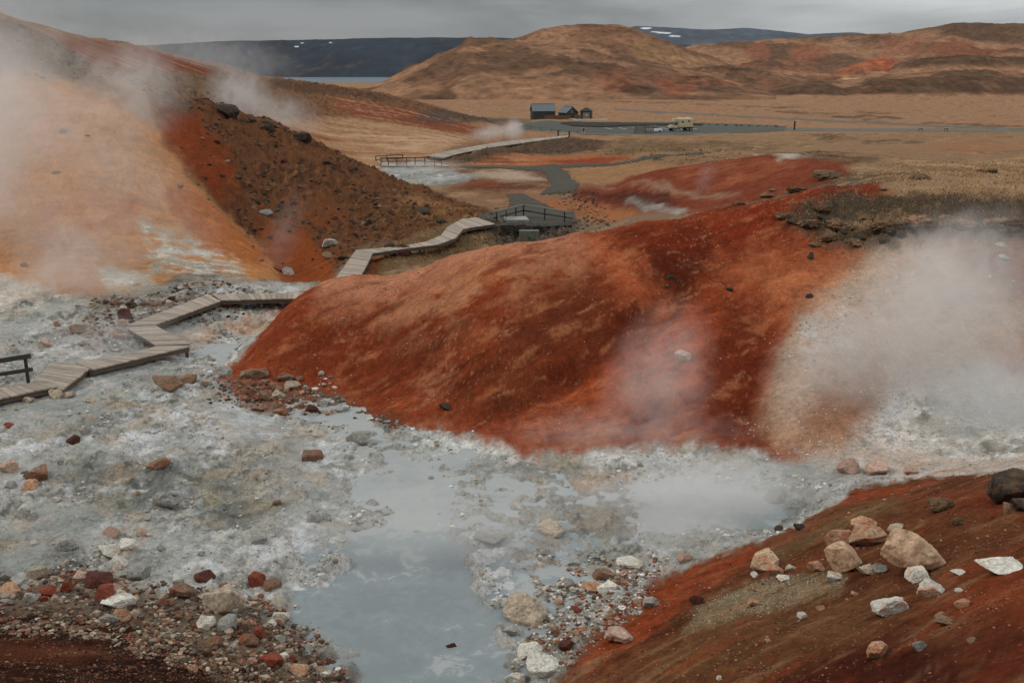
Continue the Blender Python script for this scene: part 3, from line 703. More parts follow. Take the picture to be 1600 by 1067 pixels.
def ground_mat():
    m, t, b = new_mat("bare_ground")
    ca = N(t, "ShaderNodeVertexColor", layer_name="Col"); ka = N(t, "ShaderNodeVertexColor", layer_name="Kind")
    sp = N(t, "ShaderNodeSeparateColor"); t.links.new(ka.outputs[0], sp.inputs[0])
    tcn = N(t, "ShaderNodeTexCoord"); P = tcn.outputs["Object"]
    f1 = noise_node(t, 6, 10, .78, P); f2 = noise_node(t, 16, 8, .78, P, .3)
    s = math_(t, 'ADD', math_(t, 'MULTIPLY', f1.outputs[0], .55), math_(t, 'MULTIPLY', f2.outputs[0], .45))
    rg = ramp(t, s, [(.32, (.36, .35, .34)), (.5, (1, 1, 1)), (.68, (1.65, 1.6, 1.52))])
    col = mixc(t, 1.0, ca.outputs[0], rg.outputs[0], 'MULTIPLY')
    # scattered pale and dark grit
    vo = N(t, "ShaderNodeTexVoronoi", feature='F1'); vo.inputs["Scale"].default_value = 9; t.links.new(P, vo.inputs["Vector"])
    pk = math_(t, 'LESS_THAN', vo.outputs["Distance"], .22)
    sc_ = N(t, "ShaderNodeSeparateColor"); t.links.new(vo.outputs["Color"], sc_.inputs[0])
    pe = math_(t, 'MULTIPLY', pk, math_(t, 'GREATER_THAN', sc_.outputs[0], .80))
    col = mixc(t, math_(t, 'MULTIPLY', pe, .30), col, (.36, .24, .17))
    pd = math_(t, 'MULTIPLY', pk, math_(t, 'LESS_THAN', sc_.outputs[1], .22))
    col = mixc(t, math_(t, 'MULTIPLY', pd, .5), col, (.06, .04, .032))
    # cracks in the crust
    vc = N(t, "ShaderNodeTexVoronoi", feature='DISTANCE_TO_EDGE'); vc.inputs["Scale"].default_value = 2.6
    wv = noise_node(t, 3, 5, .6, P)
    wm = N(t, "ShaderNodeVectorMath", operation='MULTIPLY_ADD'); wm.inputs[1].default_value = (.5, .5, .5)
    t.links.new(wv.outputs["Color"], wm.inputs[0]); t.links.new(P, wm.inputs[2]); t.links.new(wm.outputs[0], vc.inputs["Vector"])
    ck = math_(t, 'LESS_THAN', vc.outputs["Distance"], .035)
    gate = math_(t, 'GREATER_THAN', noise_node(t, .9, 3, .6, P).outputs[0], .5)
    ck = math_(t, 'MULTIPLY', math_(t, 'MULTIPLY', ck, sp.outputs[0]), math_(t, 'MULTIPLY', gate, .3))
    col = mixc(t, ck, col, (.07, .065, .06))
    t.links.new(col, b.inputs["Base Color"])
    t.links.new(math_(t, 'MULTIPLY_ADD', sp.outputs[2], -.55, .92), b.inputs["Roughness"]); t.links.new(math_(t, 'MULTIPLY_ADD', sp.outputs[2], .45, .03), b.inputs["Specular IOR Level"])
    bp = N(t, "ShaderNodeBump"); bp.inputs["Strength"].default_value = .8; bp.inputs["Distance"].default_value = .10
    t.links.new(math_(t, 'SUBTRACT', s, math_(t, 'MULTIPLY', ck, .4)), bp.inputs["Height"]); t.links.new(bp.outputs[0], b.inputs["Normal"])
    return m
GM = ground_mat()
ground = link_mesh("ground", me, None, (GM,)); tag(ground, "geothermal valley floor with white mud, red mound and tan grass plain", None, None, "structure")

# ------------------------------------------------------------------ sheets that follow the ground: paths, car park, road
def sheet(name, px_list, mat, lift, label=None, ymin=0, ymax=1e9, rag=.35, thick=0.0):
    m = np.zeros(AA.shape)
    for px in px_list: m = np.maximum(m, poly_mask(px, .0015, ymin, ymax, rag))
    k = m > .5
    fm = k[:-1, :-1] & k[1:, :-1] & k[:-1, 1:] & k[1:, 1:]
    f = grid_faces(*AA.shape, mask=fm)
    ids, inv = np.unique(f, return_inverse=True)
    V = np.c_[XX.ravel()[ids], YY.ravel()[ids], ZD.ravel()[ids] + lift]
    o = link_mesh(name, np_mesh(name, V, inv.reshape(f.shape)), None, (mat,))
    tag(o, label, None, None, "structure")
    return o
asphalt = simple_mat("asphalt", alb((72, 71, 64)), .18, .7, .9, .2, .2)
gravel_path = simple_mat("path_gravel", alb((66, 63, 55)), .25, 1.5, .95, .5, .2)
road_mat = simple_mat("road_asphalt", alb((92, 86, 76)), .12, .3, .9, .1, .2)
sheet("path", [[(840, 263), (866, 259), (888, 272), (908, 289), (898, 300), (842, 302), (860, 289), (852, 274)],
               [(715, 259), (800, 261), (865, 257), (868, 263), (842, 267), (800, 265), (715, 263)],
               [(866, 257), (960, 255), (1100, 238), (1100, 241), (960, 259), (868, 263)]], gravel_path, .04, "grey gravel path winding through the valley")
sheet("path", [[(790, 302), (818, 300), (852, 319), (899, 336), (905, 350), (880, 353), (790, 352), (752, 345), (745, 340), (800, 324)]], gravel_path, .05, "grey gravel path down to the viewing platform", ymax=82)
sheet("car_park", [[(806, 202), (818, 192), (850, 188.5), (880, 190), (1000, 191), (1100, 192), (1232, 197), (1226, 206), (1140, 209), (1010, 211), (905, 210), (850, 206)]], asphalt, .06, "grey asphalt car park", ymin=170)
sheet("road", [[(1200, 199), (1400, 201), (1700, 203), (1700, 208), (1440, 206), (1225, 205)]], road_mat, .05, "grey road across the tan plain", ymin=160)
sheet("road", [[(960, 170.5), (1060, 176), (1230, 184), (1400, 192), (1600, 201), (1600, 203.5), (1400, 195.5), (1230, 187.5), (1060, 178.5), (960, 172.5)]], road_mat, .05, "thin grey road crossing the plain behind the car park", ymin=200)
dk = simple_mat("lava_gravel", alb((46, 41, 35)), .35, 1.2, .95, .8, .2)
sheet("gravel_bed", [[(872, 194), (890, 191.5), (1000, 193.5), (1100, 194), (1100, 197), (1000, 197.5), (930, 200), (895, 198)]], dk, .25, "dark lava gravel island inside the car park", ymin=200)
# painted bay lines and edge kerb of the car park
pl_ = MB()
for i in range(7):
    u0 = 945 + i * 22
    a_, b_ = on_ground(u0, 200.5, 170), on_ground(u0 + 12, 203, 170)
    pl_.beam(a_ + Vector((0, 0, .085)), b_ + Vector((0, 0, .085)), .28, .012)
white_paint = simple_mat("road_paint", (.6, .6, .58), .1, 2, .7, 0)
o = pl_.build("road_markings", white_paint); tag(o, "white painted parking bay lines", None, None, "structure")
kb = MB()
kp = [on_ground(u, v, 170) for u, v in [(830, 205), (850, 206.6), (905, 210.6), (960, 211.3), (1010, 211.6), (1080, 211), (1140, 209.6)]]
for a_, b_ in zip(kp, kp[1:]): kb.beam(a_ + Vector((0, 0, .1)), b_ + Vector((0, 0, .1)), .5, .24)
concrete = simple_mat("concrete", alb((128, 126, 118)), .2, 2, .85, .2)
o = kb.build("kerb", concrete); tag(o, "pale kerb along the car park edge", None, None, "structure")

# ------------------------------------------------------------------ water
def water_mat():
    m, t, b = new_mat("milky_mud_water")
    P = N(t, "ShaderNodeTexCoord").outputs["Object"]
    n1 = noise_node(t, .45, 6, .62, P, .8); n2 = noise_node(t, 2.2, 6, .65, P, 1.2)
    s = math_(t, 'ADD', math_(t, 'MULTIPLY', n1.outputs[0], .6), math_(t, 'MULTIPLY', n2.outputs[0], .4))
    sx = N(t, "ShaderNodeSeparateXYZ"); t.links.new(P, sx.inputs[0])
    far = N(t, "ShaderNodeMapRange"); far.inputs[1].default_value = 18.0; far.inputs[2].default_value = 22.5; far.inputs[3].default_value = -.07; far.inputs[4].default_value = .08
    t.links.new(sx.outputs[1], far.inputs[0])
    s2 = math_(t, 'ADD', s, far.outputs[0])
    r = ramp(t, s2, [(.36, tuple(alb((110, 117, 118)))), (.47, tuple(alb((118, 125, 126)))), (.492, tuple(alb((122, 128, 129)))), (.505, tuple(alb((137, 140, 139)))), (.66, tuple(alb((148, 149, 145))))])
    t.links.new(r.outputs[0], b.inputs["Base Color"])
    b.inputs["Roughness"].default_value = .10; b.inputs["Specular IOR Level"].default_value = .5
    n3 = noise_node(t, 9, 4, .6, P)
    bp = N(t, "ShaderNodeBump"); bp.inputs["Strength"].default_value = .12; bp.inputs["Distance"].default_value = .02
    t.links.new(n3.outputs[0], bp.inputs["Height"]); t.links.new(bp.outputs[0], b.inputs["Normal"])
    return m
wm_ = MB(); wm_.box(Vector((0, 23, -.15)), (44, 26, .3))
o = wm_.build("mud_pool", water_mat()); tag(o, "milky blue grey mud pool", None, None, "structure")
def lake_mat():
    m, t, b = new_mat("lake_water")
    b.inputs["Base Color"].default_value = (*alb((78, 96, 108)), 1); b.inputs["Roughness"].default_value = .35
    P = N(t, "ShaderNodeTexCoord").outputs["Object"]
    n = noise_node(t, .05, 4, .6, P); bp = N(t, "ShaderNodeBump"); bp.inputs["Strength"].default_value = .3; bp.inputs["Distance"].default_value = .4
    t.links.new(n.outputs[0], bp.inputs["Height"]); t.links.new(bp.outputs[0], b.inputs["Normal"])
    return m
lk = MB()
for (xa, xb) in ((-4500, 300),):
    lk.hexa([(xa, 3150, -40), (xb, 3150, -40), (xb, 5600, -40), (xa, 5600, -40), (xa, 3150, -35), (xb, 3150, -35), (xb, 5600, -35), (xa, 5600, -35)])
o = lk.build("lake", lake_mat()); tag(o, "blue grey lake under the dark plateau", None, None, "structure")

# ------------------------------------------------------------------ hills
def hill(name, label, prof, mat, cols, du=2.0, skirt=0.0, rows=90, amp=4.0, scale=60.0, shape=1.25, blobs=(), dark=.5, snow=None, back=1.0):
    """prof: (u, v crest, Y crest, v foot, Y foot) - a ridge swept from its foot to its crest and down behind"""
    prof = np.array(prof, float)
    us = np.arange(prof[0, 0], prof[-1, 0] + .1, du)
    k = [np.interp(us, prof[:, 0], prof[:, i]) for i in range(1, 5)]
    # smooth the profile a little
    ker = np.hanning(9); ker /= ker.sum()
    k = [np.convolve(np.pad(q, 4, mode='edge'), ker, 'valid') for q in k]
    a_ = np.zeros_like(us); zt = np.zeros_like(us); zb = np.zeros_like(us)
    for i, u in enumerate(us):
        _, s = ray(u, k[0][i]); zt[i] = CAMZ + s * k[1][i]
        a_[i], s = ray(u, k[2][i]); zb[i] = CAMZ + s * k[3][i]
    tt = np.r_[np.linspace(-.12, 1, rows), np.linspace(1.02, 2.0, rows // 3)]
    U, T = np.meshgrid(us, tt)
    Yc, Yb = k[1][None], k[3][None]
    Y = np.where(T <= 1, Yb + (Yc - Yb) * T, Yc + (Yc - Yb) * (T - 1) * 1.5 * back)
    f = np.where(T <= 1, 1 - (1 - np.clip(T, 0, 1)) ** shape, 1 - (T - 1) ** 1.6 * 1.3)
    Z = zb[None] + (zt - zb)[None] * f - np.where(T < 0, -T * 120, 0)
    X = a_[None] * Y
    h = np.maximum(zt - zb, 0)[None]
    env = np.clip(np.minimum(1, h / (amp * 3)), 0, 1) * np.sin(np.clip(T, 0, 2) * math.pi / 2) ** .5
    n1 = fbm(X / scale, Y / scale, 5, .55); n2 = ridged(X / (scale * .5), Y / (scale * 1.3) + 4, 5, .55); n3 = fbm(X / (scale * .18), Y / (scale * .35), 4, .6)
    cf = np.where(np.abs(T - 1) < .12, .35, 1)
    Z = Z + amp * env * cf * (.8 * n1 + .8 * (n2 - .35) + .25 * n3)
    base = np.zeros(X.shape + (3,)); base[:] = alb(cols[0])
    def mx_(c, m):
        nonlocal base
        m = np.clip(m, 0, 1)[..., None]; base = base * (1 - m) + alb(c) * m
    mx_(cols[1], sstep(-.12, .30, n1 + .25 * n3 + (dark - .5)) * .85)
    mx_(cols[2], sstep(.1, .5, -n2 + .55 + .4 * n3) * .5)
    for (bu, bt, ru, rt, c, kk) in blobs:
        dd = ((U - bu) / ru + .5 * n1) ** 2 + ((T - bt) / rt + .5 * n3 + .3 * n1) ** 2
        mx_(c, sstep(1.15, .7, dd) * kk)
    mx_((70, 54, 42), sstep(.12, .42, n3 * .8 + .35 * n1) * .55)
    if skirt: mx_(TAN, sstep(skirt * 1.5, skirt * .5, T + .12 * n1 + .1 * n3) * .95)
    base *= (1 + .5 * n3[..., None])
    if snow:
        for (bu, bt, ru, rt) in snow:
            dd = ((U - bu) / ru) ** 2 + ((T - bt) / rt + .6 * n1) ** 2
            mx_((190, 196, 204), sstep(1.1, .8, dd + .8 * n3))
    m_ = np_mesh(name, np.c_[X.ravel(), Y.ravel(), Z.ravel()], grid_faces(*X.shape))
    add_col(m_, "Col", np.clip(base, .006, .8).reshape(-1, 3))
    o = link_mesh(name, m_, None, (mat,)); tag(o, label, None, None, "structure")
    return o
def hill_mat(name, sc):
    m, t, b = new_mat(name)
    ca = N(t, "ShaderNodeVertexColor", layer_name="Col"); P = N(t, "ShaderNodeTexCoord").outputs["Object"]
    n = noise_node(t, sc, 8, .68, P)
    r = ramp(t, n.outputs[0], [(.3, (.5, .5, .5)), (.5, (1, 1, 1)), (.72, (1.5, 1.48, 1.42))])
    t.links.new(mixc(t, 1.0, ca.outputs[0], r.outputs[0], 'MULTIPLY'), b.inputs["Base Color"])
    b.inputs["Roughness"].default_value = .95; b.inputs["Specular IOR Level"].default_value = .02
    bp = N(t, "ShaderNodeBump"); bp.inputs["Strength"].default_value = .7; bp.inputs["Distance"].default_value = .25 / sc
    t.links.new(n.outputs[0], bp.inputs["Height"]); t.links.new(bp.outputs[0], b.inputs["Normal"])
    return m
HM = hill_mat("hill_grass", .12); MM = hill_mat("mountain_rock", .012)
TAN, BRN, OCH, RED, RUST = (132, 98, 74), (80, 60, 46), (108, 79, 60), (122, 74, 54), (106, 74, 56)
hill("hill", "rounded brown grass hill behind the plain, front ridge",
     [(540, 141, 660, 145, 640), (575, 138, 660, 147, 600), (600, 128, 690, 152, 560), (650, 103, 725, 152, 550), (690, 84, 745, 152, 545), (716, 71, 752, 151, 545), (735, 58, 757, 151, 545), (748, 61, 757, 151, 545), (800, 65, 757, 151, 545),
      (850, 70, 755, 151, 545), (900, 76, 750, 151, 545), (950, 86, 740, 152, 545), (1000, 97, 725, 152, 545), (1050, 106, 715, 152, 545), (1100, 114, 700, 152, 545), (1150, 128, 680, 152, 545), (1210, 146, 640, 153, 545)],
     HM, (TAN, BRN, OCH), amp=5, scale=55, shape=1.35, dark=.62,
     blobs=[(1020, .45, 60, .3, RUST, .7), (960, .25, 40, .2, RED, .6), (1060, .3, 35, .25, RED, .8), (770, .1, 60, .16, TAN, .8), (880, .1, 80, .14, TAN, .7), (800, .55, 60, .25, BRN, .7), (920, .45, 50, .2, BRN, .6), (740, .98, 12, .12, RUST, .6), (1000, .12, 30, .1, (70, 50, 40), .7)])
hill("hill", "flat topped brown summit of the grass hill",
     [(760, 68, 900, 92, 770), (800, 62, 900, 92, 770), (820, 56, 900, 95, 770), (840, 47, 905, 95, 770), (870, 41, 910, 98, 770), (900, 39, 910, 100, 775), (960, 39, 910, 110, 775), (985, 43, 905, 112, 775), (1010, 54, 900, 118, 775), (1050, 68, 890, 120, 775), (1090, 82, 880, 125, 775), (1130, 97, 870, 130, 775), (1180, 114, 860, 135, 775)],
     HM, (TAN, BRN, OCH), amp=4, scale=50, shape=1.2, dark=.5, blobs=[(950, .6, 70, .3, RUST, .35), (900, .25, 60, .2, TAN, .8), (1040, .5, 60, .3, (128, 98, 68), .6)])
hill("hills", "brown and rust hills on the far right skyline",
     [(1030, 84, 1700, 122, 1280), (1080, 71, 1700, 122, 1280), (1150, 66, 1700, 122, 1280), (1200, 62, 1700, 122, 1280), (1290, 58, 1700, 122, 1280), (1340, 54, 1700, 122, 1280), (1400, 52, 1700, 122, 1280), (1440, 44, 1700, 122, 1280), (1482, 37, 1700, 122, 1280), (1540, 37, 1700, 122, 1280), (1600, 38, 1700, 122, 1280), (1750, 42, 1700, 122, 1280), (2000, 52, 1700, 122, 1280)],
     HM, (TAN, BRN, OCH), amp=10, scale=110, dark=.62, blobs=[(1180, .5, 25, .3, RED, .7), (1260, .45, 30, .25, RED, .7), (1400, .5, 40, .25, RED, .5), (1480, .35, 40, .2, RED, .8), (1540, .8, 90, .3, BRN, .8), (1130, .4, 40, .2, TAN, .7)])
hill("hills", "tan and rust hills with a notch in the middle",
     [(1000, 96, 1050, 130, 860), (1060, 86, 1050, 130, 860), (1120, 88, 1050, 130, 860), (1180, 92, 1050, 130, 860), (1250, 103, 1050, 130, 860), (1302, 117, 1030, 130, 860), (1335, 103, 1050, 130, 860), (1375, 90, 1050, 130, 860), (1450, 85, 1050, 130, 860), (1520, 80, 1050, 130, 860), (1600, 73, 1050, 130, 860), (1800, 70, 1050, 130, 860), (2000, 72, 1050, 130, 860)],
     HM, (TAN, BRN, OCH), amp=8, scale=80, dark=.5, blobs=[(1360, .75, 34, .3, RED, .95), (1240, .75, 60, .3, RED, .7), (1330, .4, 16, .4, (176, 140, 108), .7), (1520, .8, 60, .2, RED, .7), (1450, .4, 60, .25, BRN, .8), (1570, .5, 60, .2, TAN, .8), (1120, .6, 50, .3, TAN, .7)])
hill("hills", "low brown and tan hills at the edge of the plain",
     [(900, 140, 740, 152, 610), (960, 120, 760, 152, 610), (1000, 109, 760, 152, 610), (1060, 105, 760, 152, 610), (1130, 106, 760, 152, 610), (1200, 112, 760, 152, 610), (1260, 124, 760, 152, 610), (1310, 129, 760, 152, 610), (1345, 123, 760, 152, 610), (1400, 118, 760, 152, 610), (1460, 112, 760, 152, 610), (1540, 112, 760, 153, 610), (1600, 116, 760, 154, 610), (1800, 112, 760, 155, 610), (2000, 120, 760, 155, 610)],
     HM, (TAN, BRN, OCH), amp=6, scale=50, dark=.68, blobs=[(1090, .5, 36, .3, RUST, .8), (1060, .15, 24, .2, RED, .8), (1210, .4, 50, .35, RUST, .8), (1150, .4, 30, .3, BRN, .7), (1400, .4, 70, .3, (74, 58, 46), .8), (1500, .65, 80, .3, (80, 62, 48), .8), (1330, .85, 20, .2, TAN, .8), (1560, .5, 50, .15, TAN, .7), (1130, .9, 70, .12, (60, 48, 40), .7)])
def low_hill(label, crest, foot, Yc, Yb, cols, skirt=.2, amp=3.0, sc_=35, **kw):
    """a low ridge: crest polyline in the picture, straight foot"""
    us = [c[0] for c in crest]
    prof = [(us[0] - 14, foot, Yc, foot, Yb)] + [(u, v, Yc, foot, Yb) for u, v in crest] + [(us[-1] + 14, foot, Yc, foot, Yb)]
    return hill("hills", label, prof, HM, cols, du=1.5, rows=50, amp=amp, scale=sc_, shape=1.3, skirt=skirt, **kw)
DKB = (74, 58, 44)
low_hill("rust brown low ridge left of the notch", [(1150, 104), (1180, 95), (1215, 92), (1250, 98), (1290, 111)], 118, 960, 900, (RUST, BRN, (124, 84, 62)), .22)
low_hill("orange red spur right of the notch", [(1300, 116), (1330, 102), (1360, 92), (1385, 90), (1410, 98)], 120, 965, 915, ((140, 80, 56), RUST, (150, 92, 66)), .1)
low_hill("brown ridge above the orange red spur", [(1395, 100), (1440, 92), (1500, 86), (1560, 90), (1640, 88), (1800, 92)], 116, 955, 900, (BRN, DKB, OCH), .35)
low_hill("small rust knoll under the far skyline", [(1370, 66), (1400, 60), (1440, 58), (1470, 66)], 76, 1640, 1590, ((132, 80, 58), BRN, RUST), .2)
low_hill("small rust knoll on the far right under the skyline", [(1500, 74), (1540, 66), (1580, 66), (1640, 72), (1800, 70)], 86, 1560, 1480, (RUST, BRN, (136, 84, 60)), .25)
low_hill("small rust knoll beside the flat topped summit", [(1160, 78), (1190, 70), (1225, 68), (1260, 76)], 86, 1640, 1570, (RUST, BRN, (140, 90, 64)), .25)
low_hill("dark brown mound at the edge of the plain", [(1190, 146), (1215, 134), (1250, 127), (1290, 128), (1320, 140)], 152.5, 640, 600, ((92, 68, 52), DKB, RUST), .12, 2.0)
low_hill("long dark brown slope at the edge of the plain on the right", [(1310, 140), (1360, 128), (1420, 122), (1490, 118), (1560, 120), (1640, 124), (1800, 122)], 153, 650, 605, (BRN, DKB, OCH), .16, 2.5)
low_hill("rust streaked slope at the foot of the grass hill", [(1010, 134), (1040, 124), (1075, 118), (1110, 120), (1150, 132)], 152.5, 620, 585, (BRN, RUST, (130, 76, 56)), .14, 2.0)
low_hill("low dark brown bluff in front of the grass hill", [(850, 146), (880, 140), (930, 137), (965, 140), (1000, 147)], 152.8, 585, 565, (DKB, BRN, OCH), .3, 1.2)
hill("mountain", "dark blue grey plateau beyond the lake",
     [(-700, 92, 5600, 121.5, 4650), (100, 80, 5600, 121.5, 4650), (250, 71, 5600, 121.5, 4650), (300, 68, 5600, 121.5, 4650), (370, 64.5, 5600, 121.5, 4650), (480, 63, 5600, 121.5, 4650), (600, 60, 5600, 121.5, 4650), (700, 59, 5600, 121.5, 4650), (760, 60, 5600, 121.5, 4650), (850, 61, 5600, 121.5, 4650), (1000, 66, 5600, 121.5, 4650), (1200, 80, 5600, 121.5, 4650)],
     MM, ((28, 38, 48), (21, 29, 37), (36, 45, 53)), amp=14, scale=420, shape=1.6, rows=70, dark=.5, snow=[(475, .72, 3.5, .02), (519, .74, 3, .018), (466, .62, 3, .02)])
hill("mountain", "distant blue mountain with snow streaks",
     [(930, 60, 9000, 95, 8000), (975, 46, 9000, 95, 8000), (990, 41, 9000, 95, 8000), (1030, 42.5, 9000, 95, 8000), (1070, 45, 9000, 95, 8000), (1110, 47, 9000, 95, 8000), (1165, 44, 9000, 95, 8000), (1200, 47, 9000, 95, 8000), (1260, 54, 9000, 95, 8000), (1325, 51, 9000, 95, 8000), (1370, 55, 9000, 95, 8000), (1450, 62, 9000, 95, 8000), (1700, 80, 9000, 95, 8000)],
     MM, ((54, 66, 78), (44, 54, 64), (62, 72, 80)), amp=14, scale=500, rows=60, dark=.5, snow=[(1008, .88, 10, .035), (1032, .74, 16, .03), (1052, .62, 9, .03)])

# ------------------------------------------------------------------ boardwalk
wood = simple_mat("weathered_board", alb((140, 128, 116)), .30, 3, .85, .35, .2, (1, 4, 4), island=.24, bdist=.006)
wood_dark = simple_mat("weathered_beam", alb((84, 74, 64)), .25, 3, .9, .3, .2, (1, 1, 5))
rail_mat = simple_mat("grey_timber", alb((96, 92, 86)), .2, 3, .85, .25, .2)
rail_dark = simple_mat("dark_timber", alb((62, 56, 50)), .25, 3, .85, .25, .2)
rust_post = simple_mat("red_brown_timber", alb((92, 58, 46)), .25, 3, .85, .2, .2)

def edge3(px, zs):
    n = len(px)
    if isinstance(zs, (int, float)): zs = [zs] * n
    return [at_z(u, v, z) for (u, v), z in zip(px, zs)]
def resample(pts, n):
    L = [0]
    for a, b in zip(pts, pts[1:]): L.append(L[-1] + (b - a).length)
    o_ = []
    for i in range(n):
        s = L[-1] * i / (n - 1); k = 0
        while k < len(L) - 2 and L[k + 1] < s: k += 1
        f = (s - L[k]) / max(L[k + 1] - L[k], 1e-9)
        o_.append(pts[k].lerp(pts[k + 1], f))
    return o_
def deck(parent, A, B, board=.14, fascia=True, th=.045, posts=True, name="deck"):
    """planks laid across between edge A and edge B, with a beam under each edge"""
    L = sum(((A[i + 1] + B[i + 1]) - (A[i] + B[i])).length / 2 for i in range(len(A) - 1))
    n = max(3, int(L / board))
    ra, rb = resample(A, n + 1), resample(B, n + 1)
    m = MB(); dz = Vector((0, 0, th))
    for i in range(n):
        g = .035
        a0, a1 = ra[i].lerp(ra[i + 1], g), ra[i].lerp(ra[i + 1], 1 - g)
        b0, b1 = rb[i].lerp(rb[i + 1], g), rb[i].lerp(rb[i + 1], 1 - g)
        j = Vector((0, 0, random.uniform(-.006, .006))); w = (b0 - a0).normalized() * random.uniform(-.012, .02)
        a0, a1, b0, b1 = a0 + j - w, a1 + j - w, b0 + j + w, b1 + j + w
        m.hexa([a0 - dz, b0 - dz, b1 - dz, a1 - dz, a0, b0, b1, a1])
    o = m.build(name, wood, parent)
    if fascia:
        for E, F_ in ((ra, rb), (rb, ra)):
            fm = MB(); st = max(1, n // 12)
            idx = list(range(0, n + 1, st)); idx = idx if idx[-1] == n else idx + [n]
            for i, k in zip(idx, idx[1:]):
                ins = (F_[i] - E[i]).normalized() * .09
                fm.beam(E[i] + ins - Vector((0, 0, th + .085)), E[k] + ins - Vector((0, 0, th + .085)), .05, .16)
            fm.build("edge_beam", wood_dark, parent)
    if posts:
        for i in range(0, n + 1, max(2, int(1.8 / board))):
            for E, F_ in ((ra, rb), (rb, ra)):
                p = E[i] + (F_[i] - E[i]).normalized() * .16
                gz = float(ground_z(p.x, p.y))
                if p.z - th - gz > .12:
                    pm = MB(); pm.beam(Vector((p.x, p.y, gz - .15)), p - Vector((0, 0, th + .004)), .1, .1)
                    pm.build("support_post", wood_dark, parent)
ZW = .55
p0 = at_z(200, 540, ZW)
bw = empty("boardwalk", (p0.x, p0.y, 0)); bw_inv = Vector((-p0.x, -p0.y, 0))
tag(bw, "weathered grey plank boardwalk zigzagging over the white mud and on behind the red mound", "boardwalk")
def E(px, z=ZW): return [p + bw_inv for p in edge3(px, z)]
_gz0 = ground_z
def ground_z(x, y, _f=_gz0): return _f(x, y)
# posts need world coordinates: build in world space, then shift the meshes under the walkway's origin
def Ew(px, z=ZW): return edge3(px, z)
deck(bw, Ew([(-90, 642), (0, 622), (92, 603)]), Ew([(-90, 622), (0, 607), (60, 595)]), board=.2)
deck(bw, Ew([(98, 608), (146, 571)], ZW - .02), Ew([(52, 596), (84, 566)], ZW - .02))
deck(bw, Ew([(146, 577), (225, 557.5), (299, 540)]), Ew([(118, 566.5), (200, 552), (244, 541)]), board=.16)
deck(bw, Ew([(298, 537), (243, 508.5)], ZW + .0), Ew([(243, 539), (197, 511)], ZW))
deck(bw, Ew([(243, 507), (344, 470)], ZW), Ew([(198, 508), (325, 459.5)], ZW))
deck(bw, Ew([(345, 469), (400, 467.5), (480, 465.5)], ZW), Ew([(331, 459.5), (400, 458.5), (486, 457)], ZW), board=.22)
deck(bw, Ew([(480, 465.5), (545, 455)], ZW), Ew([(486, 457), (512, 448)], ZW), board=.22)
deck(bw, Ew([(552, 448), (570, 420), (582, 396)], ZW), Ew([(514, 448), (535, 420), (556, 391)], ZW), board=.16)
deck(bw, Ew([(582, 395.5), (610, 391.5), (638, 387.5), (684, 382), (712, 371.5), (724, 357.5), (745, 354), (774, 350)], ZW),
     Ew([(556, 390.5), (600, 387), (633, 383.5), (666, 377.5), (689, 367.5), (700, 354), (722, 342), (745, 339.5)], ZW), board=.2)
for ch in bw.children: ch.location = bw_inv
# handrail at the left edge of the picture
R0 = at_z(45, 596, ZW)
rl = empty("railing", R0); tag(rl, "dark two rail wooden railing end on the boardwalk at the left edge", "railing")
def at_Y(u, v, Y): return at(u, v, Y)
Yr = R0.y
def loc_(u, v, Y=Yr): return at(u, v, Y) - R0
m = MB(); m.beam(loc_(-60, 573), loc_(47.5, 556), .10, .14); m.build("top_rail", rail_dark, rl)
m = MB(); m.beam(loc_(-60, 594), loc_(50.5, 577), .10, .11); m.build("middle_rail", rail_dark, rl)
m = MB(); m.beam(loc_(42.5, 600) + Vector((0, .09, 0)), loc_(37, 559) + Vector((0, .09, 0)), .08, .08); m.build("post", rail_dark, rl)
m = MB(); m.beam(loc_(-40, 612) + Vector((0, .09, 0)), loc_(-42, 572) + Vector((0, .09, 0)), .08, .08); m.build("post", rail_dark, rl)

# ------------------------------------------------------------------ viewing platform by the gravel path
YV = 66.0
v0 = at(776, 352, YV)
vp = empty("railing", v0); tag(vp, "grey angled handrail round the viewing platform above the stone wall", "railing")
def lv(u, v, Y): return at(u, v, Y) - v0
top = [lv(771, 332, 64), lv(818, 320.5, 69), lv(895, 332.5, 65)]
for a_, b_ in zip(top, top[1:]):
    m = MB(); m.beam(a_, b_, .2, .1); m.build("handrail", rail_mat, vp)
for a_, b_ in zip(top, top[1:]):
    m = MB(); m.beam(a_ - Vector((0, 0, .38)), b_ - Vector((0, 0, .38)), .05, .1); m.build("middle_rail", rail_dark, vp)
for u, vt, vb, Y in ((776, 331.5, 350, 64.2), (791, 327.5, 343, 66), (806, 323.8, 341, 67.6), (818, 321, 337, 68.9), (851, 326.2, 344, 67), (882, 331, 351, 65.5)):
    m = MB(); m.beam(lv(u, vb, Y), lv(u, vt, Y), .09, .09); m.build("post", rail_dark, vp)
m = MB(); m.beam(lv(777, 335, 64.1), lv(785.5, 351, 63.6), .1, .06); m.build("brace", rail_mat, vp)
stone_w = simple_mat("dark_stone_wall", alb((56, 52, 46)), .6, 5, .95, 1.0, .2, bdist=.08)
conc_w = simple_mat("stained_concrete", alb((96, 98, 88)), .3, 2.5, .9, .3)
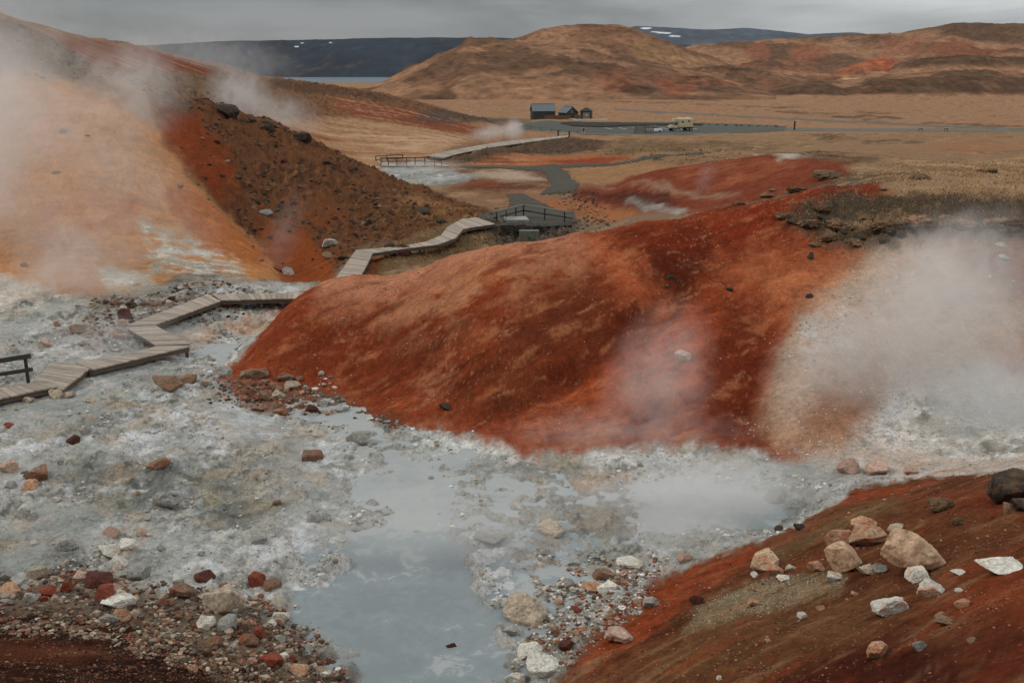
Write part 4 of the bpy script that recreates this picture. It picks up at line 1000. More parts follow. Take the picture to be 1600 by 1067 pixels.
def wall_block(name, label, cat, pts_top, Y, h, mat, thick=.8, rough_=.05):
    """a rough wall running through the given top points"""
    bm = bmesh.new()
    P = [at(u, v, Y + dy) for u, v, dy in pts_top]
    o0 = P[0].copy(); n = 26
    R = resample(P, n)
    rows = 8; grid = []
    for i, p in enumerate(R):
        colm = []
        for j in range(rows):
            q = p - o0 - Vector((0, 0, h * j / (rows - 1)))
            q += Vector((random.uniform(-1, 1), random.uniform(-1, 1), random.uniform(-.6, .6))) * rough_
            colm.append(q)
        grid.append(colm)
    F_ = [[bm.verts.new(q) for q in c] for c in grid]
    K_ = [[bm.verts.new(q + Vector((0, thick, 0))) for q in c] for c in grid]
    for i in range(n - 1):
        for j in range(rows - 1):
            bm.faces.new([F_[i][j], F_[i][j + 1], F_[i + 1][j + 1], F_[i + 1][j]])
            bm.faces.new([K_[i][j], K_[i + 1][j], K_[i + 1][j + 1], K_[i][j + 1]])
        bm.faces.new([F_[i][0], F_[i + 1][0], K_[i + 1][0], K_[i][0]])
        bm.faces.new([F_[i][-1], K_[i][-1], K_[i + 1][-1], F_[i + 1][-1]])
    for c, k in ((0, 1), (n - 1, -1)):
        for j in range(rows - 1): bm.faces.new([F_[c][j], K_[c][j], K_[c][j + 1], F_[c][j + 1]])
    bmesh.ops.recalc_face_normals(bm, faces=bm.faces)
    me_ = bpy.data.meshes.new(name); bm.to_mesh(me_); bm.free()
    o = link_mesh(name, me_, None, (mat,)); o.location = o0; tag(o, label, cat)
    return o
wall_block("stone_wall", "dark rubble retaining wall below the viewing platform handrail", "wall", [(782, 353.5, 0), (815, 352.5, 0), (850, 353.5, 1.0), (898, 352, 3)], 60.5, 1.9, stone_w, 1.2, .09)
wall_block("concrete_wall", "pale grey concrete block set in the dark stone wall", "wall", [(811.5, 361, 0), (842, 361, 0)], 59.6, 1.0, conc_w, .5, .008)
sb = MB(); q = at(807, 343.5, 65.5); sb.box(Vector((0, 0, 0)), (1.5, 1.6, .22), .12); o = sb.build("concrete_slab", concrete, None, .02); o.location = q; tag(o, "flat grey concrete step inside the angled handrail", "step")

# ------------------------------------------------------------------ far footbridge and ramp
f0 = at_z(640, 258, .2)
fb = empty("footbridge", f0); tag(fb, "distant railed wooden footbridge above the steaming pond", "footbridge")
def lf(u, v, Y): return at(u, v, Y) - f0
Yf = f0.y
dA = [at_z(596, 259.5, .25), at_z(640, 259, .25), at_z(702, 259.5, .2)]; dB = [at_z(588, 252, .25), at_z(640, 250.5, .25), at_z(668, 250.5, .25)]
deck(fb, dA, dB, board=.4, posts=True)
for ch in fb.children: ch.location = -f0
rt = [at(595, 247, dA[0].y), at(664, 246.3, dA[1].y), at(690, 249.5, dA[2].y)]
bt = [at(587, 244.2, dB[0].y), at(630, 242.3, dB[1].y)]
for line in (rt, bt):
    for a_, b_ in zip(line, line[1:]):
        m = MB(); m.beam(a_ - f0, b_ - f0, .09, .09); m.build("handrail", rail_dark, fb)
        m = MB(); m.beam(a_ - f0 - Vector((0, 0, .36)), b_ - f0 - Vector((0, 0, .36)), .06, .08); m.build("middle_rail", rail_dark, fb)
for line, fr in ((rt, (0, .12, .27, .43, .58, .72, .88, 1)), (bt, (0, .4, .98))):
    R = resample(line, 51)
    for f in fr:
        p = R[int(f * 50)] - f0
        m = MB(); m.beam(p - Vector((0, 0, .78)), p + Vector((0, 0, .03)), .09, .09); m.build("post", rail_dark, fb)
def zs_pt(u, v, lift):
    a, t = hit(u, v, None, 95); Y = math.exp(t); return Vector((a * Y, Y, float(z_smooth(a, t)) + lift))
A_ = resample([zs_pt(u, v, .1) for u, v in [(692, 248.5), (712, 243), (734, 238), (770, 231), (811, 225.2), (850, 219.8), (889, 215)]], 30)
B_ = resample([zs_pt(u, v, .1) for u, v in [(666, 245), (700, 237.5), (723, 233), (755, 227.3), (789, 222), (840, 217), (888, 212.4)]], 30)
rmp = empty("ramp", A_[0]); tag(rmp, "long pale boardwalk ramp rising from the footbridge to the car park", "ramp")
deck(rmp, A_, B_, board=.6, posts=False)
for ch in rmp.children: ch.location = -rmp.location
for u, vt, vb, lab in ((872, 205, 213.5, "red brown timber post at the top of the ramp, left of the pair"), (889.3, 206.2, 215.5, "red brown timber post at the top of the ramp, right of the pair")):
    pz = on_ground(u, vb, 180); m = MB(); hgt = (vb - vt) / FPX * pz.y
    m.beam((0, 0, -.1), (0, 0, hgt), .34, .34); m.beam((0, 0, hgt), (0, 0, hgt + .12), .4, .4); o = m.build("post", rust_post); o.location = pz; tag(o, lab, "post", "posts at the top of the ramp")

# ------------------------------------------------------------------ huts, fence and ramp at the car park
hut_dark = simple_mat("dark_green_boards", alb((52, 57, 56)), .15, 1.2, .85, .3, .3, (8, 8, .6))
hut_roof = simple_mat("grey_metal_roof", alb((86, 94, 98)), .1, .8, .55, .2, .4, (6, 1, 1))
black_roof = simple_mat("black_roof", alb((44, 46, 46)), .15, .8, .7, .2, .3)
fence_m = simple_mat("brown_fence_boards", alb((96, 74, 54)), .25, 1.5, .9, .3, .2, (6, 6, 1))
door_m = simple_mat("beige_door", alb((120, 104, 88)), .08, 1, .7, .1)
pale_m = simple_mat("pale_panel", alb((176, 176, 172)), .06, 2, .6, .05)
def glass_mat(name, c=(.02, .025, .03)):
    m, t, b = new_mat(name); b.inputs["Base Color"].default_value = (*c, 1); b.inputs["Roughness"].default_value = .08; b.inputs["Specular IOR Level"].default_value = .6
    return m
glass = glass_mat("dark_glass")
def mpp(Y): return Y / FPX
def gable_house(root, W, D, He, Hr, wall_m, roof_m, over=.3, ridge='x'):
    """W along x, D along y, gable ends at +-x when the ridge runs along x"""
    m = MB()
    if ridge == 'x': m.prism([(-D / 2, -.3), (D / 2, -.3), (D / 2, He), (0, Hr), (-D / 2, He)], -W / 2, W / 2)
    m.build("wall", wall_m, root)
    m = MB(); sl_ = (Hr - He) / (D / 2)
    for s in (-1, 1):
        y1 = s * (D / 2 + over); z1 = He - over * sl_
        prof = [(0, Hr + .03), (y1, z1 + .03), (y1, z1 + .15), (0, Hr + .15)]
        m.prism(prof if s < 0 else prof[::-1], -W / 2 - over, W / 2 + over)
    rf = m.build("roof", roof_m, root)
    m = MB(); m.beam((-W / 2 - over, 0, Hr + .17), (W / 2 + over, 0, Hr + .17), .3, .08); m.build("ridge_cap", roof_m, rf)
    return rf
YH = 330.0
def base(u, v, Y): 
    p = at(u, v, Y); p.z = float(ground_z(p.x, p.y)); return p
h1 = empty("hut", at(848, 187.5, YH), math.radians(9)); tag(h1, "largest dark hut with a grey metal gable roof, left of the other two", "hut")
gable_house(h1, 7.2, 5.2, 2.9, 4.9, hut_dark, hut_roof, .25)
m = MB(); m.box(Vector((-3.66, -.8, 1.0)), (.08, 1.0, 2.0)); m.build("door", black_roof, h1)
m = MB(); m.box(Vector((-1.5, -2.65, .55)), (1.6, .1, .1)); m.box(Vector((-2.1, -2.65, .25)), (.1, .1, .5)); m.box(Vector((-.9, -2.65, .25)), (.1, .1, .5)); m.build("bench_ledge", rail_mat, h1)
h2 = empty("hut", at(887.5, 187, YH + 3), math.radians(-58)); tag(h2, "middle dark hut with a small window in its gable", "hut")
gable_house(h2, 4.6, 4.6, 2.3, 4.0, hut_dark, hut_roof, .3)
m = MB(); m.box(Vector((2.33, -.1, 2.6)), (.06, .62, .8)); w = m.build("window", pale_m, h2)
m = MB(); m.box(Vector((2.375, -.1, 2.6)), (.02, .46, .62)); m.build("pane", glass, w)
m = MB(); m.box(Vector((2.33, .1, 1.0)), (.08, 1.0, 2.0)); m.build("door", black_roof, h2)
h3 = empty("hut", at(916, 187, YH - 2), math.radians(-14)); tag(h3, "small square hut with a black hipped roof and beige door", "hut")
m = MB(); m.box(Vector((0, 0, 1.2)), (3.4, 3.2, 3.0)); m.build("wall", hut_dark, h3)
m = MB()
vv = [m.bm.verts.new(q) for q in ((-2, -1.9, 2.7), (2, -1.9, 2.7), (2, 1.9, 2.7), (-2, 1.9, 2.7), (-.25, 0, 3.75), (.25, 0, 3.75))]
for f in ((0, 1, 5, 4), (1, 2, 5), (2, 3, 4, 5), (3, 0, 4), (3, 2, 1, 0)): m.bm.faces.new([vv[i] for i in f])
m.build("roof", black_roof, h3)
m = MB(); m.box(Vector((.25, -1.64, 1.15)), (2.2, .08, 2.3)); dr = m.build("door", door_m, h3)
m = MB(); m.box(Vector((.4, -1.69, 1.45)), (.5, .02, .55)); m.build("door_sign", simple_mat("blue_white_sign", alb((150, 165, 185)), .05, 2, .6, 0), dr)
fe = empty("fence", at(851, 189, YH - 6)); tag(fe, "brown board fence in front of the two larger huts", "fence")
def fl(u, v, Y): return at(u, v, Y) - fe.location
for (u0, u1) in ((851, 864), (864.4, 878), (878.4, 892)):
    a_, b_ = fl(u0, 188.6, YH - 6), fl(u1, 188.8, YH - 6); m = MB(); m.beam(a_ + Vector((0, 0, .75)), b_ + Vector((0, 0, .75)), .1, 1.75); m.build("board_panel", fence_m, fe)
a_, b_ = fl(897, 187.6, YH - 5), fl(905.6, 187.6, YH - 5); m = MB(); m.beam(a_ + Vector((0, 0, .8)), b_ + Vector((0, 0, .8)), .1, 1.7); m.build("board_panel", fence_m, fe)
for u in (851, 864.2, 878.2, 892.1, 897, 905.6):
    p = fl(u, 188.8, YH - 6.0); m = MB(); m.beam(p - Vector((0, 0, .3)), p + Vector((0, 0, 1.75)), .16, .16); m.build("post", fence_m, fe)
acc = MB(); a_, b_ = at(892.5, 185.8, YH - 8), at(904, 189.2, YH - 16); o0 = (a_ + b_) / 2
acc.beam(a_ - o0, b_ - o0, 1.3, .12); acc.beam(a_ - o0 + Vector((.6, 0, .1)), b_ - o0 + Vector((.6, 0, .1)), .08, .2); o = acc.build("access_ramp", concrete); o.location = o0; tag(o, "pale sloping access ramp through the brown fence", "ramp")
pv = MB(); p = at(918, 188.9, YH - 8); pv.box(Vector((1.5, 0, 0)), (9.5, 6, .1)); o = pv.build("pavement", concrete); p.z = float(ground_z(p.x, p.y)) + .12; o.location = p; tag(o, "pale concrete apron in front of the small hut", None, None, "structure")

# low kerb rail on the car park's near edge
kr = empty("kerb_rail", on_ground(817, 201, 170)); tag(kr, "low timber rail with short posts along the near edge of the car park", "rail")
pts = [on_ground(u, v, 170) for u, v in [(817, 201.2), (829, 202.6), (845, 204.3), (862, 206.3), (875, 208), (902, 210.4)]]
for a_, b_ in zip(pts, pts[1:]):
    m = MB(); m.beam(a_ - kr.location + Vector((0, 0, .75)), b_ - kr.location + Vector((0, 0, .75)), .12, .14); m.build("rail", rail_mat, kr)
for a_ in pts:
    m = MB(); m.beam(a_ - kr.location - Vector((0, 0, .2)), a_ - kr.location + Vector((0, 0, .85)), .14, .14); m.build("post", rail_mat, kr)
sg = empty("information_sign", on_ground(911.5, 209.5, 170)); tag(sg, "small white framed information sign with a red brown panel", "sign")
k = mpp(sg.location.y)
m = MB(); m.box(Vector((0, 0, 6 * k)), (4.8 * k, .08, 5.6 * k)); bd = m.build("board", pale_m, sg)
m = MB(); m.box(Vector((0, -.06, 6 * k)), (3.8 * k, .03, 4.4 * k)); m.build("panel", rust_post, bd)
for s in (-1, 1):
    m = MB(); m.beam((s * 2.0 * k, .07, -.2), (s * 2.0 * k, .07, 8.4 * k), .12, .1); m.build("leg", pale_m, sg)
wp = MB(); p = on_ground(1241, 203.5, 150); kk = mpp(p.y); wp.beam((0, 0, -.2), (0, 0, 12.5 * kk), .36, .36); wp.beam((0, 0, 12.5 * kk), (0, 0, 13 * kk), .42, .42); o = wp.build("marker_post", rail_dark); o.location = p; tag(o, "lone dark post by the road right of the car park", "post")

# slatted information shelter
shm = simple_mat("green_grey_slats", alb((92, 96, 86)), .2, 1.5, .85, .2)
sh = empty("slatted_screen", on_ground(1007, 211, 170)); tag(sh, "grey green slatted screens standing in front of the white car", "screen")
k = mpp(sh.location.y)
def scr(x0, y0, x1, y1, h):
    a_, b_ = Vector((x0 * k, y0, 0)), Vector((x1 * k, y1, 0))
    m = MB()
    for i in range(8):
        z = .12 + i * (h - .16) / 7.5
        m.beam(a_ + Vector((0, 0, z)), b_ + Vector((0, 0, z)), .05, (h / 8) * .78)
    m.build("slat_panel", shm, sh)
    for q in (a_, b_):
        m = MB(); m.beam(q + Vector((0, .06, -.2)), q + Vector((0, .06, h + .08)), .14, .14); m.build("post", shm, sh)
scr(-15, 0, 0, -1.0, 2.0); scr(0.6, -1.0, 14, 0.3, 2.2); scr(-15, .4, -7, 3.2, 2.0)

# ------------------------------------------------------------------ vehicles
def paint_mat(name, rgb, rough=.35):
    m, t, b = new_mat(name)
    P = N(t, "ShaderNodeTexCoord").outputs["Object"]; n = noise_node(t, 1.2, 5, .6, P)
    c = np.array(rgb); r = ramp(t, n.outputs[0], [(.3, tuple(c * .86)), (.65, tuple(c))]); t.links.new(r.outputs[0], b.inputs["Base Color"])
    b.inputs["Roughness"].default_value = rough; b.inputs["Coat Weight"].default_value = .25
    return m
cream = paint_mat("cream_paint", alb((178, 164, 132))); white_p = paint_mat("white_paint", alb((205, 205, 205))); tyre_m = simple_mat("tyre_rubber", (.02, .02, .02), .2, 4, .9, .1)
rim_m = simple_mat("wheel_rim", (.3, .3, .3), .1, 4, .4, 0, metal=.6); chassis_m = simple_mat("black_chassis", (.025, .025, .025), .2, 3, .7, .1); red_l = simple_mat("red_lamp", (.35, .02, .015), .1, 4, .3, 0); clear_l = simple_mat("clear_lamp", (.7, .7, .66), .1, 4, .2, 0)
def wheel(root, c, r, w, side):
    m = MB(); m.cyl(c - Vector((0, w / 2, 0)), c + Vector((0, w / 2, 0)), r, 24); t_ = m.build("wheel", tyre_m, root, .03)
    m = MB(); m.cyl(c + Vector((0, side * (w / 2 - .02), 0)), c + Vector((0, side * (w / 2 + .02), 0)), r * .58, 18); m.build("rim", rim_m, t_)
# expedition camper: front towards -x, right side door side towards the camera (-y)
tp = on_ground(1063, 205.5, 170)
tk = empty("camper_truck", tp + Vector((0, 0, .06)), math.radians(16)); tag(tk, "cream off road camper truck with a boxy rear cabin and spare wheel", "truck")
S = (38 * mpp(tp.y)) / 7.0
def sc3(*q): return Vector(q) * S
def sbox(m, c, s): m.box(sc3(*c), sc3(*s))
m = MB(); sbox(m, (0.2, 0, .75), (6.2, .9, .22)); sbox(m, (1.6, 0, .55), (1.0, 1.6, .35)); m.build("chassis", chassis_m, tk)
m = MB(); m.prism([(-1.1 * S, 1.1 * S), (1.1 * S, 1.1 * S), (1.15 * S, 1.4 * S), (1.15 * S, 3.35 * S), (1.0 * S, 3.5 * S), (-1.0 * S, 3.5 * S), (-1.15 * S, 3.35 * S), (-1.15 * S, 1.4 * S)], -1.25 * S, 3.3 * S)
hb = m.build("cabin_box", cream, tk, .05)
m = MB(); sbox(m, (-1.75, 0, 3.05), (1.2, 2.0, .8)); m.build("overhang", cream, tk, .08)
m = MB()
cab = [(-3.5, .85), (-3.5, 1.55), (-2.75, 1.7), (-2.3, 2.55), (-1.32, 2.6), (-1.32, .85)]
for s in (0,):
    A0 = [m.bm.verts.new(sc3(x, -.98, z)) for x, z in cab]; B0 = [m.bm.verts.new(sc3(x, .98, z)) for x, z in cab]
    for i in range(6): m.bm.faces.new([A0[i], A0[(i + 1) % 6], B0[(i + 1) % 6], B0[i]])
    m.bm.faces.new(A0[::-1]); m.bm.faces.new(B0)
m.build("cab", cream, tk, .06)
for s in (-1, 1):
    m = MB(); q = [sc3(-2.62, s * 1.0, 1.78), sc3(-1.5, s * 1.0, 1.78), sc3(-1.5, s * 1.0, 2.42), sc3(-2.28, s * 1.0, 2.42)]; d_ = Vector((0, s * .03 * S, 0)); m.hexa(q + [p_ + d_ for p_ in q]); m.build("side_window", glass, tk)
    m = MB(); sbox(m, (.1, s * 1.165, 2.55), (.62, .03, .42)); m.build("window", glass, tk)
    m = MB(); sbox(m, (2.0, s * 1.165, 2.75), (.55, .03, .42)); m.build("window", glass, tk)
    m = MB(); sbox(m, (-3.52, s * .72, 1.2), (.06, .3, .24)); m.build("headlight", clear_l, tk)
    m = MB(); sbox(m, (3.33, s * .9, 1.3), (.05, .2, .3)); m.build("tail_light", red_l, tk)
    for x in (-2.55, 1.75, 2.72): wheel(tk, sc3(x, s * .92, .5), .5 * S, .32 * S, s)
m = MB(); q = [sc3(-2.75, -.85, 1.76), sc3(-2.75, .85, 1.76), sc3(-2.36, .85, 2.5), sc3(-2.36, -.85, 2.5)]; d_ = sc3(-.04, 0, .02); m.hexa(q + [p_ + d_ for p_ in q]); m.build("windscreen", glass, tk)
m = MB(); sbox(m, (-3.58, 0, .8), (.16, 2.05, .26)); m.build("bumper", chassis_m, tk)
m = MB(); m.cyl(sc3(3.32, .1, 2.0), sc3(3.62, .1, 2.0), .5 * S, 24); m.build("spare_wheel", tyre_m, tk, .03)
m = MB(); sbox(m, (3.38, 0, .85), (.14, 2.2, .25)); m.build("rear_bumper", chassis_m, tk)
m = MB(); sbox(m, (1.0, 0, 3.56), (3.6, 1.6, .1)); sbox(m, (2.2, .3, 3.65), (.7, .7, .12)); m.build("roof_rack", white_p, tk)
# small white car
cpz = on_ground(1021, 207.5, 170)
carr = empty("parked_car", cpz + Vector((0, 0, .06)), math.radians(205)); tag(carr, "small white hatchback parked behind the slatted screens", "car")
S = 1.0
def loft(m, secs):
    """secs: list of closed rings of equal size"""
    R = [[m.bm.verts.new(p_) for p_ in s_] for s_ in secs]; n = len(R[0])
    for a_, b_ in zip(R, R[1:]):
        for i in range(n): m.bm.faces.new([a_[i], a_[(i + 1) % n], b_[(i + 1) % n], b_[i]])
    m.bm.faces.new(R[0][::-1]); m.bm.faces.new(R[-1])
m = MB()
secs = []
for x, zb, zt, w in ((-2.05, .45, .72, .72), (-1.9, .3, .85, .84), (-1.2, .24, .98, .88), (0, .24, 1.0, .9), (1.3, .24, 1.0, .89), (1.9, .3, .95, .84), (2.05, .45, .85, .74)):
    secs.append([Vector((x, -w, zb)), Vector((x, w, zb)), Vector((x, w + .02, (zb + zt) / 2)), Vector((x, w - .06, zt)), Vector((x, -w + .06, zt)), Vector((x, -w - .02, (zb + zt) / 2))])
loft(m, secs); m.build("body", white_p, carr, .04)
m = MB(); secs = []
for x, zt, w in ((-1.15, .99, .76), (-.45, 1.42, .66), (.3, 1.5, .66), (1.3, 1.42, .64), (1.88, .98, .7)):
    secs.append([Vector((x, -.8, .95)), Vector((x, .8, .95)), Vector((x, w, zt)), Vector((x, -w, zt))])
loft(m, secs); m.build("windows", glass, carr)
m = MB(); secs = []
for x, zt, w in ((-.5, 1.42, .62), (.3, 1.51, .63), (1.32, 1.43, .6)): secs.append([Vector((x, -w, zt)), Vector((x, w, zt)), Vector((x, w - .05, zt + .05)), Vector((x, -w + .05, zt + .05))])
loft(m, secs); m.build("roof", white_p, carr)
for s in (-1, 1):
    for x in (-1.25, 1.3): wheel(carr, Vector((x, s * .8, .31)), .31, .2, s)
    m = MB(); m.box(Vector((-1.98, s * .6, .72)), (.1, .3, .14)); m.build("headlight", clear_l, carr)
    m = MB(); m.box(Vector((1.97, s * .66, .8)), (.1, .18, .24)); m.build("tail_light", red_l, carr)
    m = MB(); m.box(Vector((-.85, s * .95, 1.02)), (.16, .18, .12)); m.build("mirror", white_p, carr)
# roadside bits
for u, v, lab in ((1438, 206, "small grey timber barrier beside the far road, left one"), (1478, 206, "small grey timber barrier beside the far road, right one")):
    p = on_ground(u, v, 120); k = mpp(p.y); r_ = empty("barrier", p); tag(r_, lab, "barrier")
    for x in (-2.2, 2.2):
        m = MB(); m.beam((x * k, 0, -.1), (x * k, 0, 5.5 * k), .14, .14); m.build("post", rail_mat, r_)
    m = MB(); m.beam((-2.6 * k, -.1, 4.4 * k), (2.6 * k, -.1, 4.4 * k), .06, .2); m.build("rail", rail_mat, r_)
p = on_ground(940.5, 173.5, 300); k = mpp(p.y); ts = empty("road_sign", p); tag(ts, "tiny white triangular road sign by the thin road on the plain", "sign")
m = MB(); m.cyl((0, 0, -.1), (0, 0, 5 * k), .06, 8); m.build("pole", rail_mat, ts)
m = MB(); vv = [m.bm.verts.new(q) for q in ((-1.4 * k, -.1, 3.6 * k), (1.4 * k, -.1, 3.6 * k), (0, -.1, 6.2 * k), (-1.4 * k, -.06, 3.6 * k), (1.4 * k, -.06, 3.6 * k), (0, -.06, 6.2 * k))]
for f in ((0, 1, 2), (5, 4, 3), (0, 3, 4, 1), (1, 4, 5, 2), (2, 5, 3, 0)): m.bm.faces.new([vv[i] for i in f])
m.build("sign_plate", pale_m, ts)

# ------------------------------------------------------------------ rocks
def rock_mat(name, c1, c2, stain=None, amt=.4, spk=.4):
    m, t, b = new_mat(name)
    tcn = N(t, "ShaderNodeTexCoord"); P = tcn.outputs["Object"]; oi = N(t, "ShaderNodeObjectInfo")
    off = N(t, "ShaderNodeVectorMath", operation='MULTIPLY_ADD'); cb = N(t, "ShaderNodeCombineXYZ")
    for i in range(3): t.links.new(math_(t, 'MULTIPLY', oi.outputs["Random"], 37.0 + i * 11), cb.inputs[i])
    off.inputs[1].default_value = (1, 1, 1); t.links.new(P, off.inputs[0]); t.links.new(cb.outputs[0], off.inputs[2]); Q = off.outputs[0]
    n1 = noise_node(t, 1.6, 7, .65, Q, .4); n2 = noise_node(t, 9, 7, .7, Q)
    s = math_(t, 'ADD', math_(t, 'MULTIPLY', n1.outputs[0], .5), math_(t, 'MULTIPLY', n2.outputs[0], .5))
    col = ramp(t, s, [(.36, tuple(alb(c1))), (.62, tuple(alb(c2)))]).outputs[0]
    if stain:
        n3 = noise_node(t, 1.1, 5, .6, Q, 1.0)
        sm = N(t, "ShaderNodeMapRange"); sm.inputs[1].default_value = .60 - amt * .3; sm.inputs[2].default_value = .72 - amt * .3; t.links.new(n3.outputs[0], sm.inputs[0])
        col = mixc(t, math_(t, 'MULTIPLY', sm.outputs[0], .85), col, tuple(alb(stain)))
    sp = ramp(t, n2.outputs[0], [(.30, (1 - spk, 1 - spk, 1 - spk)), (.46, (1, 1, 1)), (.7, (1.25, 1.25, 1.25))]).outputs[0]
    col = mixc(t, 1.0, col, sp, 'MULTIPLY')
    k = math_(t, 'MULTIPLY_ADD', oi.outputs["Random"], .35, .80); vm = N(t, "ShaderNodeVectorMath", operation='SCALE'); t.links.new(col, vm.inputs[0]); t.links.new(k, vm.inputs["Scale"])
    t.links.new(vm.outputs[0], b.inputs["Base Color"]); b.inputs["Roughness"].default_value = .9; b.inputs["Specular IOR Level"].default_value = .2
    bp = N(t, "ShaderNodeBump"); bp.inputs["Strength"].default_value = .9; bp.inputs["Distance"].default_value = .05
    t.links.new(s, bp.inputs["Height"]); t.links.new(bp.outputs[0], b.inputs["Normal"])
    return m
RM = {"tan": rock_mat("tan_rock", (116, 102, 86), (172, 156, 136)), "grey": rock_mat("grey_rock", (104, 102, 96), (150, 146, 138)),
      "ora": rock_mat("orange_stained_rock", (120, 84, 62), (176, 140, 112), (150, 88, 56), .3), "red": rock_mat("red_rock", (80, 42, 34), (128, 68, 50), (112, 44, 32), .3),
      "mar": rock_mat("maroon_rock", (54, 32, 28), (86, 50, 42)), "whi": rock_mat("pale_rock", (150, 142, 130), (200, 194, 184), (176, 136, 104), .2), "brn": rock_mat("brown_rock", (88, 68, 54), (130, 104, 84), (120, 66, 44), .3),
      "drk": rock_mat("dark_lava_rock", (34, 29, 25), (66, 57, 48), (92, 70, 50), .3, .6), "spk": rock_mat("speckled_boulder", (126, 98, 76), (178, 150, 124), (166, 104, 68), .22, .5),
      "pnk": rock_mat("pinkish_rock", (134, 108, 94), (170, 142, 126)), "mos": rock_mat("moss", (60, 46, 34), (94, 74, 54), (128, 98, 70), .4, .6)}
def ico(sub):
    bm = bmesh.new(); bmesh.ops.create_icosphere(bm, subdivisions=sub, radius=1.0)
    V = np.array([v.co[:] for v in bm.verts]); F_ = np.array([[v.index for v in f.verts] for f in bm.faces]); bm.free(); return V, F_
def fbm3(V, f, o, seed):
    return (fbm(V[:, 0] * f + seed, V[:, 1] * f + V[:, 2] * f * .7 + seed * 2, o) + fbm(V[:, 2] * f - seed, V[:, 0] * f * .6 - V[:, 1] * f + 3, o)) * .7
ICO4, ICOF4 = ico(5)
def rock_proto(seed, cuts=11, rough_=.10, lump=.18, lo_=.46, hi_=.80):
    r = np.random.RandomState(seed); V = ICO4.copy()
    V *= (1 + lump * fbm3(V, 1.1, 3, seed))[:, None]
    for i in range(cuts):
        n = r.normal(size=3); n /= np.linalg.norm(n); dd = r.uniform(lo_, hi_)
        e = np.maximum(V @ n - dd, 0); V -= (e * .94)[:, None] * n
    nn = V / np.linalg.norm(V, axis=1)[:, None]
    V += nn * (rough_ * fbm3(V, 2.6, 4, seed + 5) + rough_ * .45 * fbm3(V, 9, 3, seed + 9))[:, None]
    lo, hi = V.min(0), V.max(0); V = (V - (lo + hi) / 2) / (hi - lo)
    return V
PROTO = []
for i in range(14):
    V = rock_proto(100 + i, cuts=[10, 13, 16, 8][i % 4], rough_=[.06, .09, .12][i % 3], lump=[.15, .3][i % 2])
    me_ = np_mesh("rock", V, ICOF4); me_.materials.append(RM["tan"]); PROTO.append(me_)
PROTO_L = []
for i in range(5):       # soft lumpy forms for turf and crusted mounds
    V = rock_proto(300 + i, cuts=2, rough_=.30, lump=.5, lo_=.6, hi_=.9); me_ = np_mesh("turf_clump", V, ICOF4); me_.materials.append(RM["mos"]); PROTO_L.append(me_)
def put_rock(u, v, w, mat, label, hr=.75, dr=.85, cat="rock", name="rock", group=None, proto=None, rz=None, tilt=.12, sink=.31, p=None, ymin=0, ymax=1e9, lumps=False):
    if p is None: p = on_ground(u, v + .36 * w * hr, ymin, ymax)
    depth = p.y * CT + (CAMZ - p.z) * ST
    s = w * depth / FPX
    pool_ = PROTO_L if lumps else PROTO
    o = bpy.data.objects.new(name, pool_[proto if proto is not None else random.randrange(len(pool_))]); COL.objects.link(o)
    h = s * hr
    o.scale = (s, s * dr, h); o.location = p + Vector((0, s * dr * .25, h * (.5 - sink)))
    o.rotation_euler = (random.uniform(-tilt, tilt), random.uniform(-tilt, tilt), random.uniform(-.5, .5) + (rz or 0) + (math.pi if random.random() < .5 else 0))
    o.material_slots[0].link = 'OBJECT'; o.material_slots[0].material = RM[mat]
    tag(o, label, cat, group)
    return o
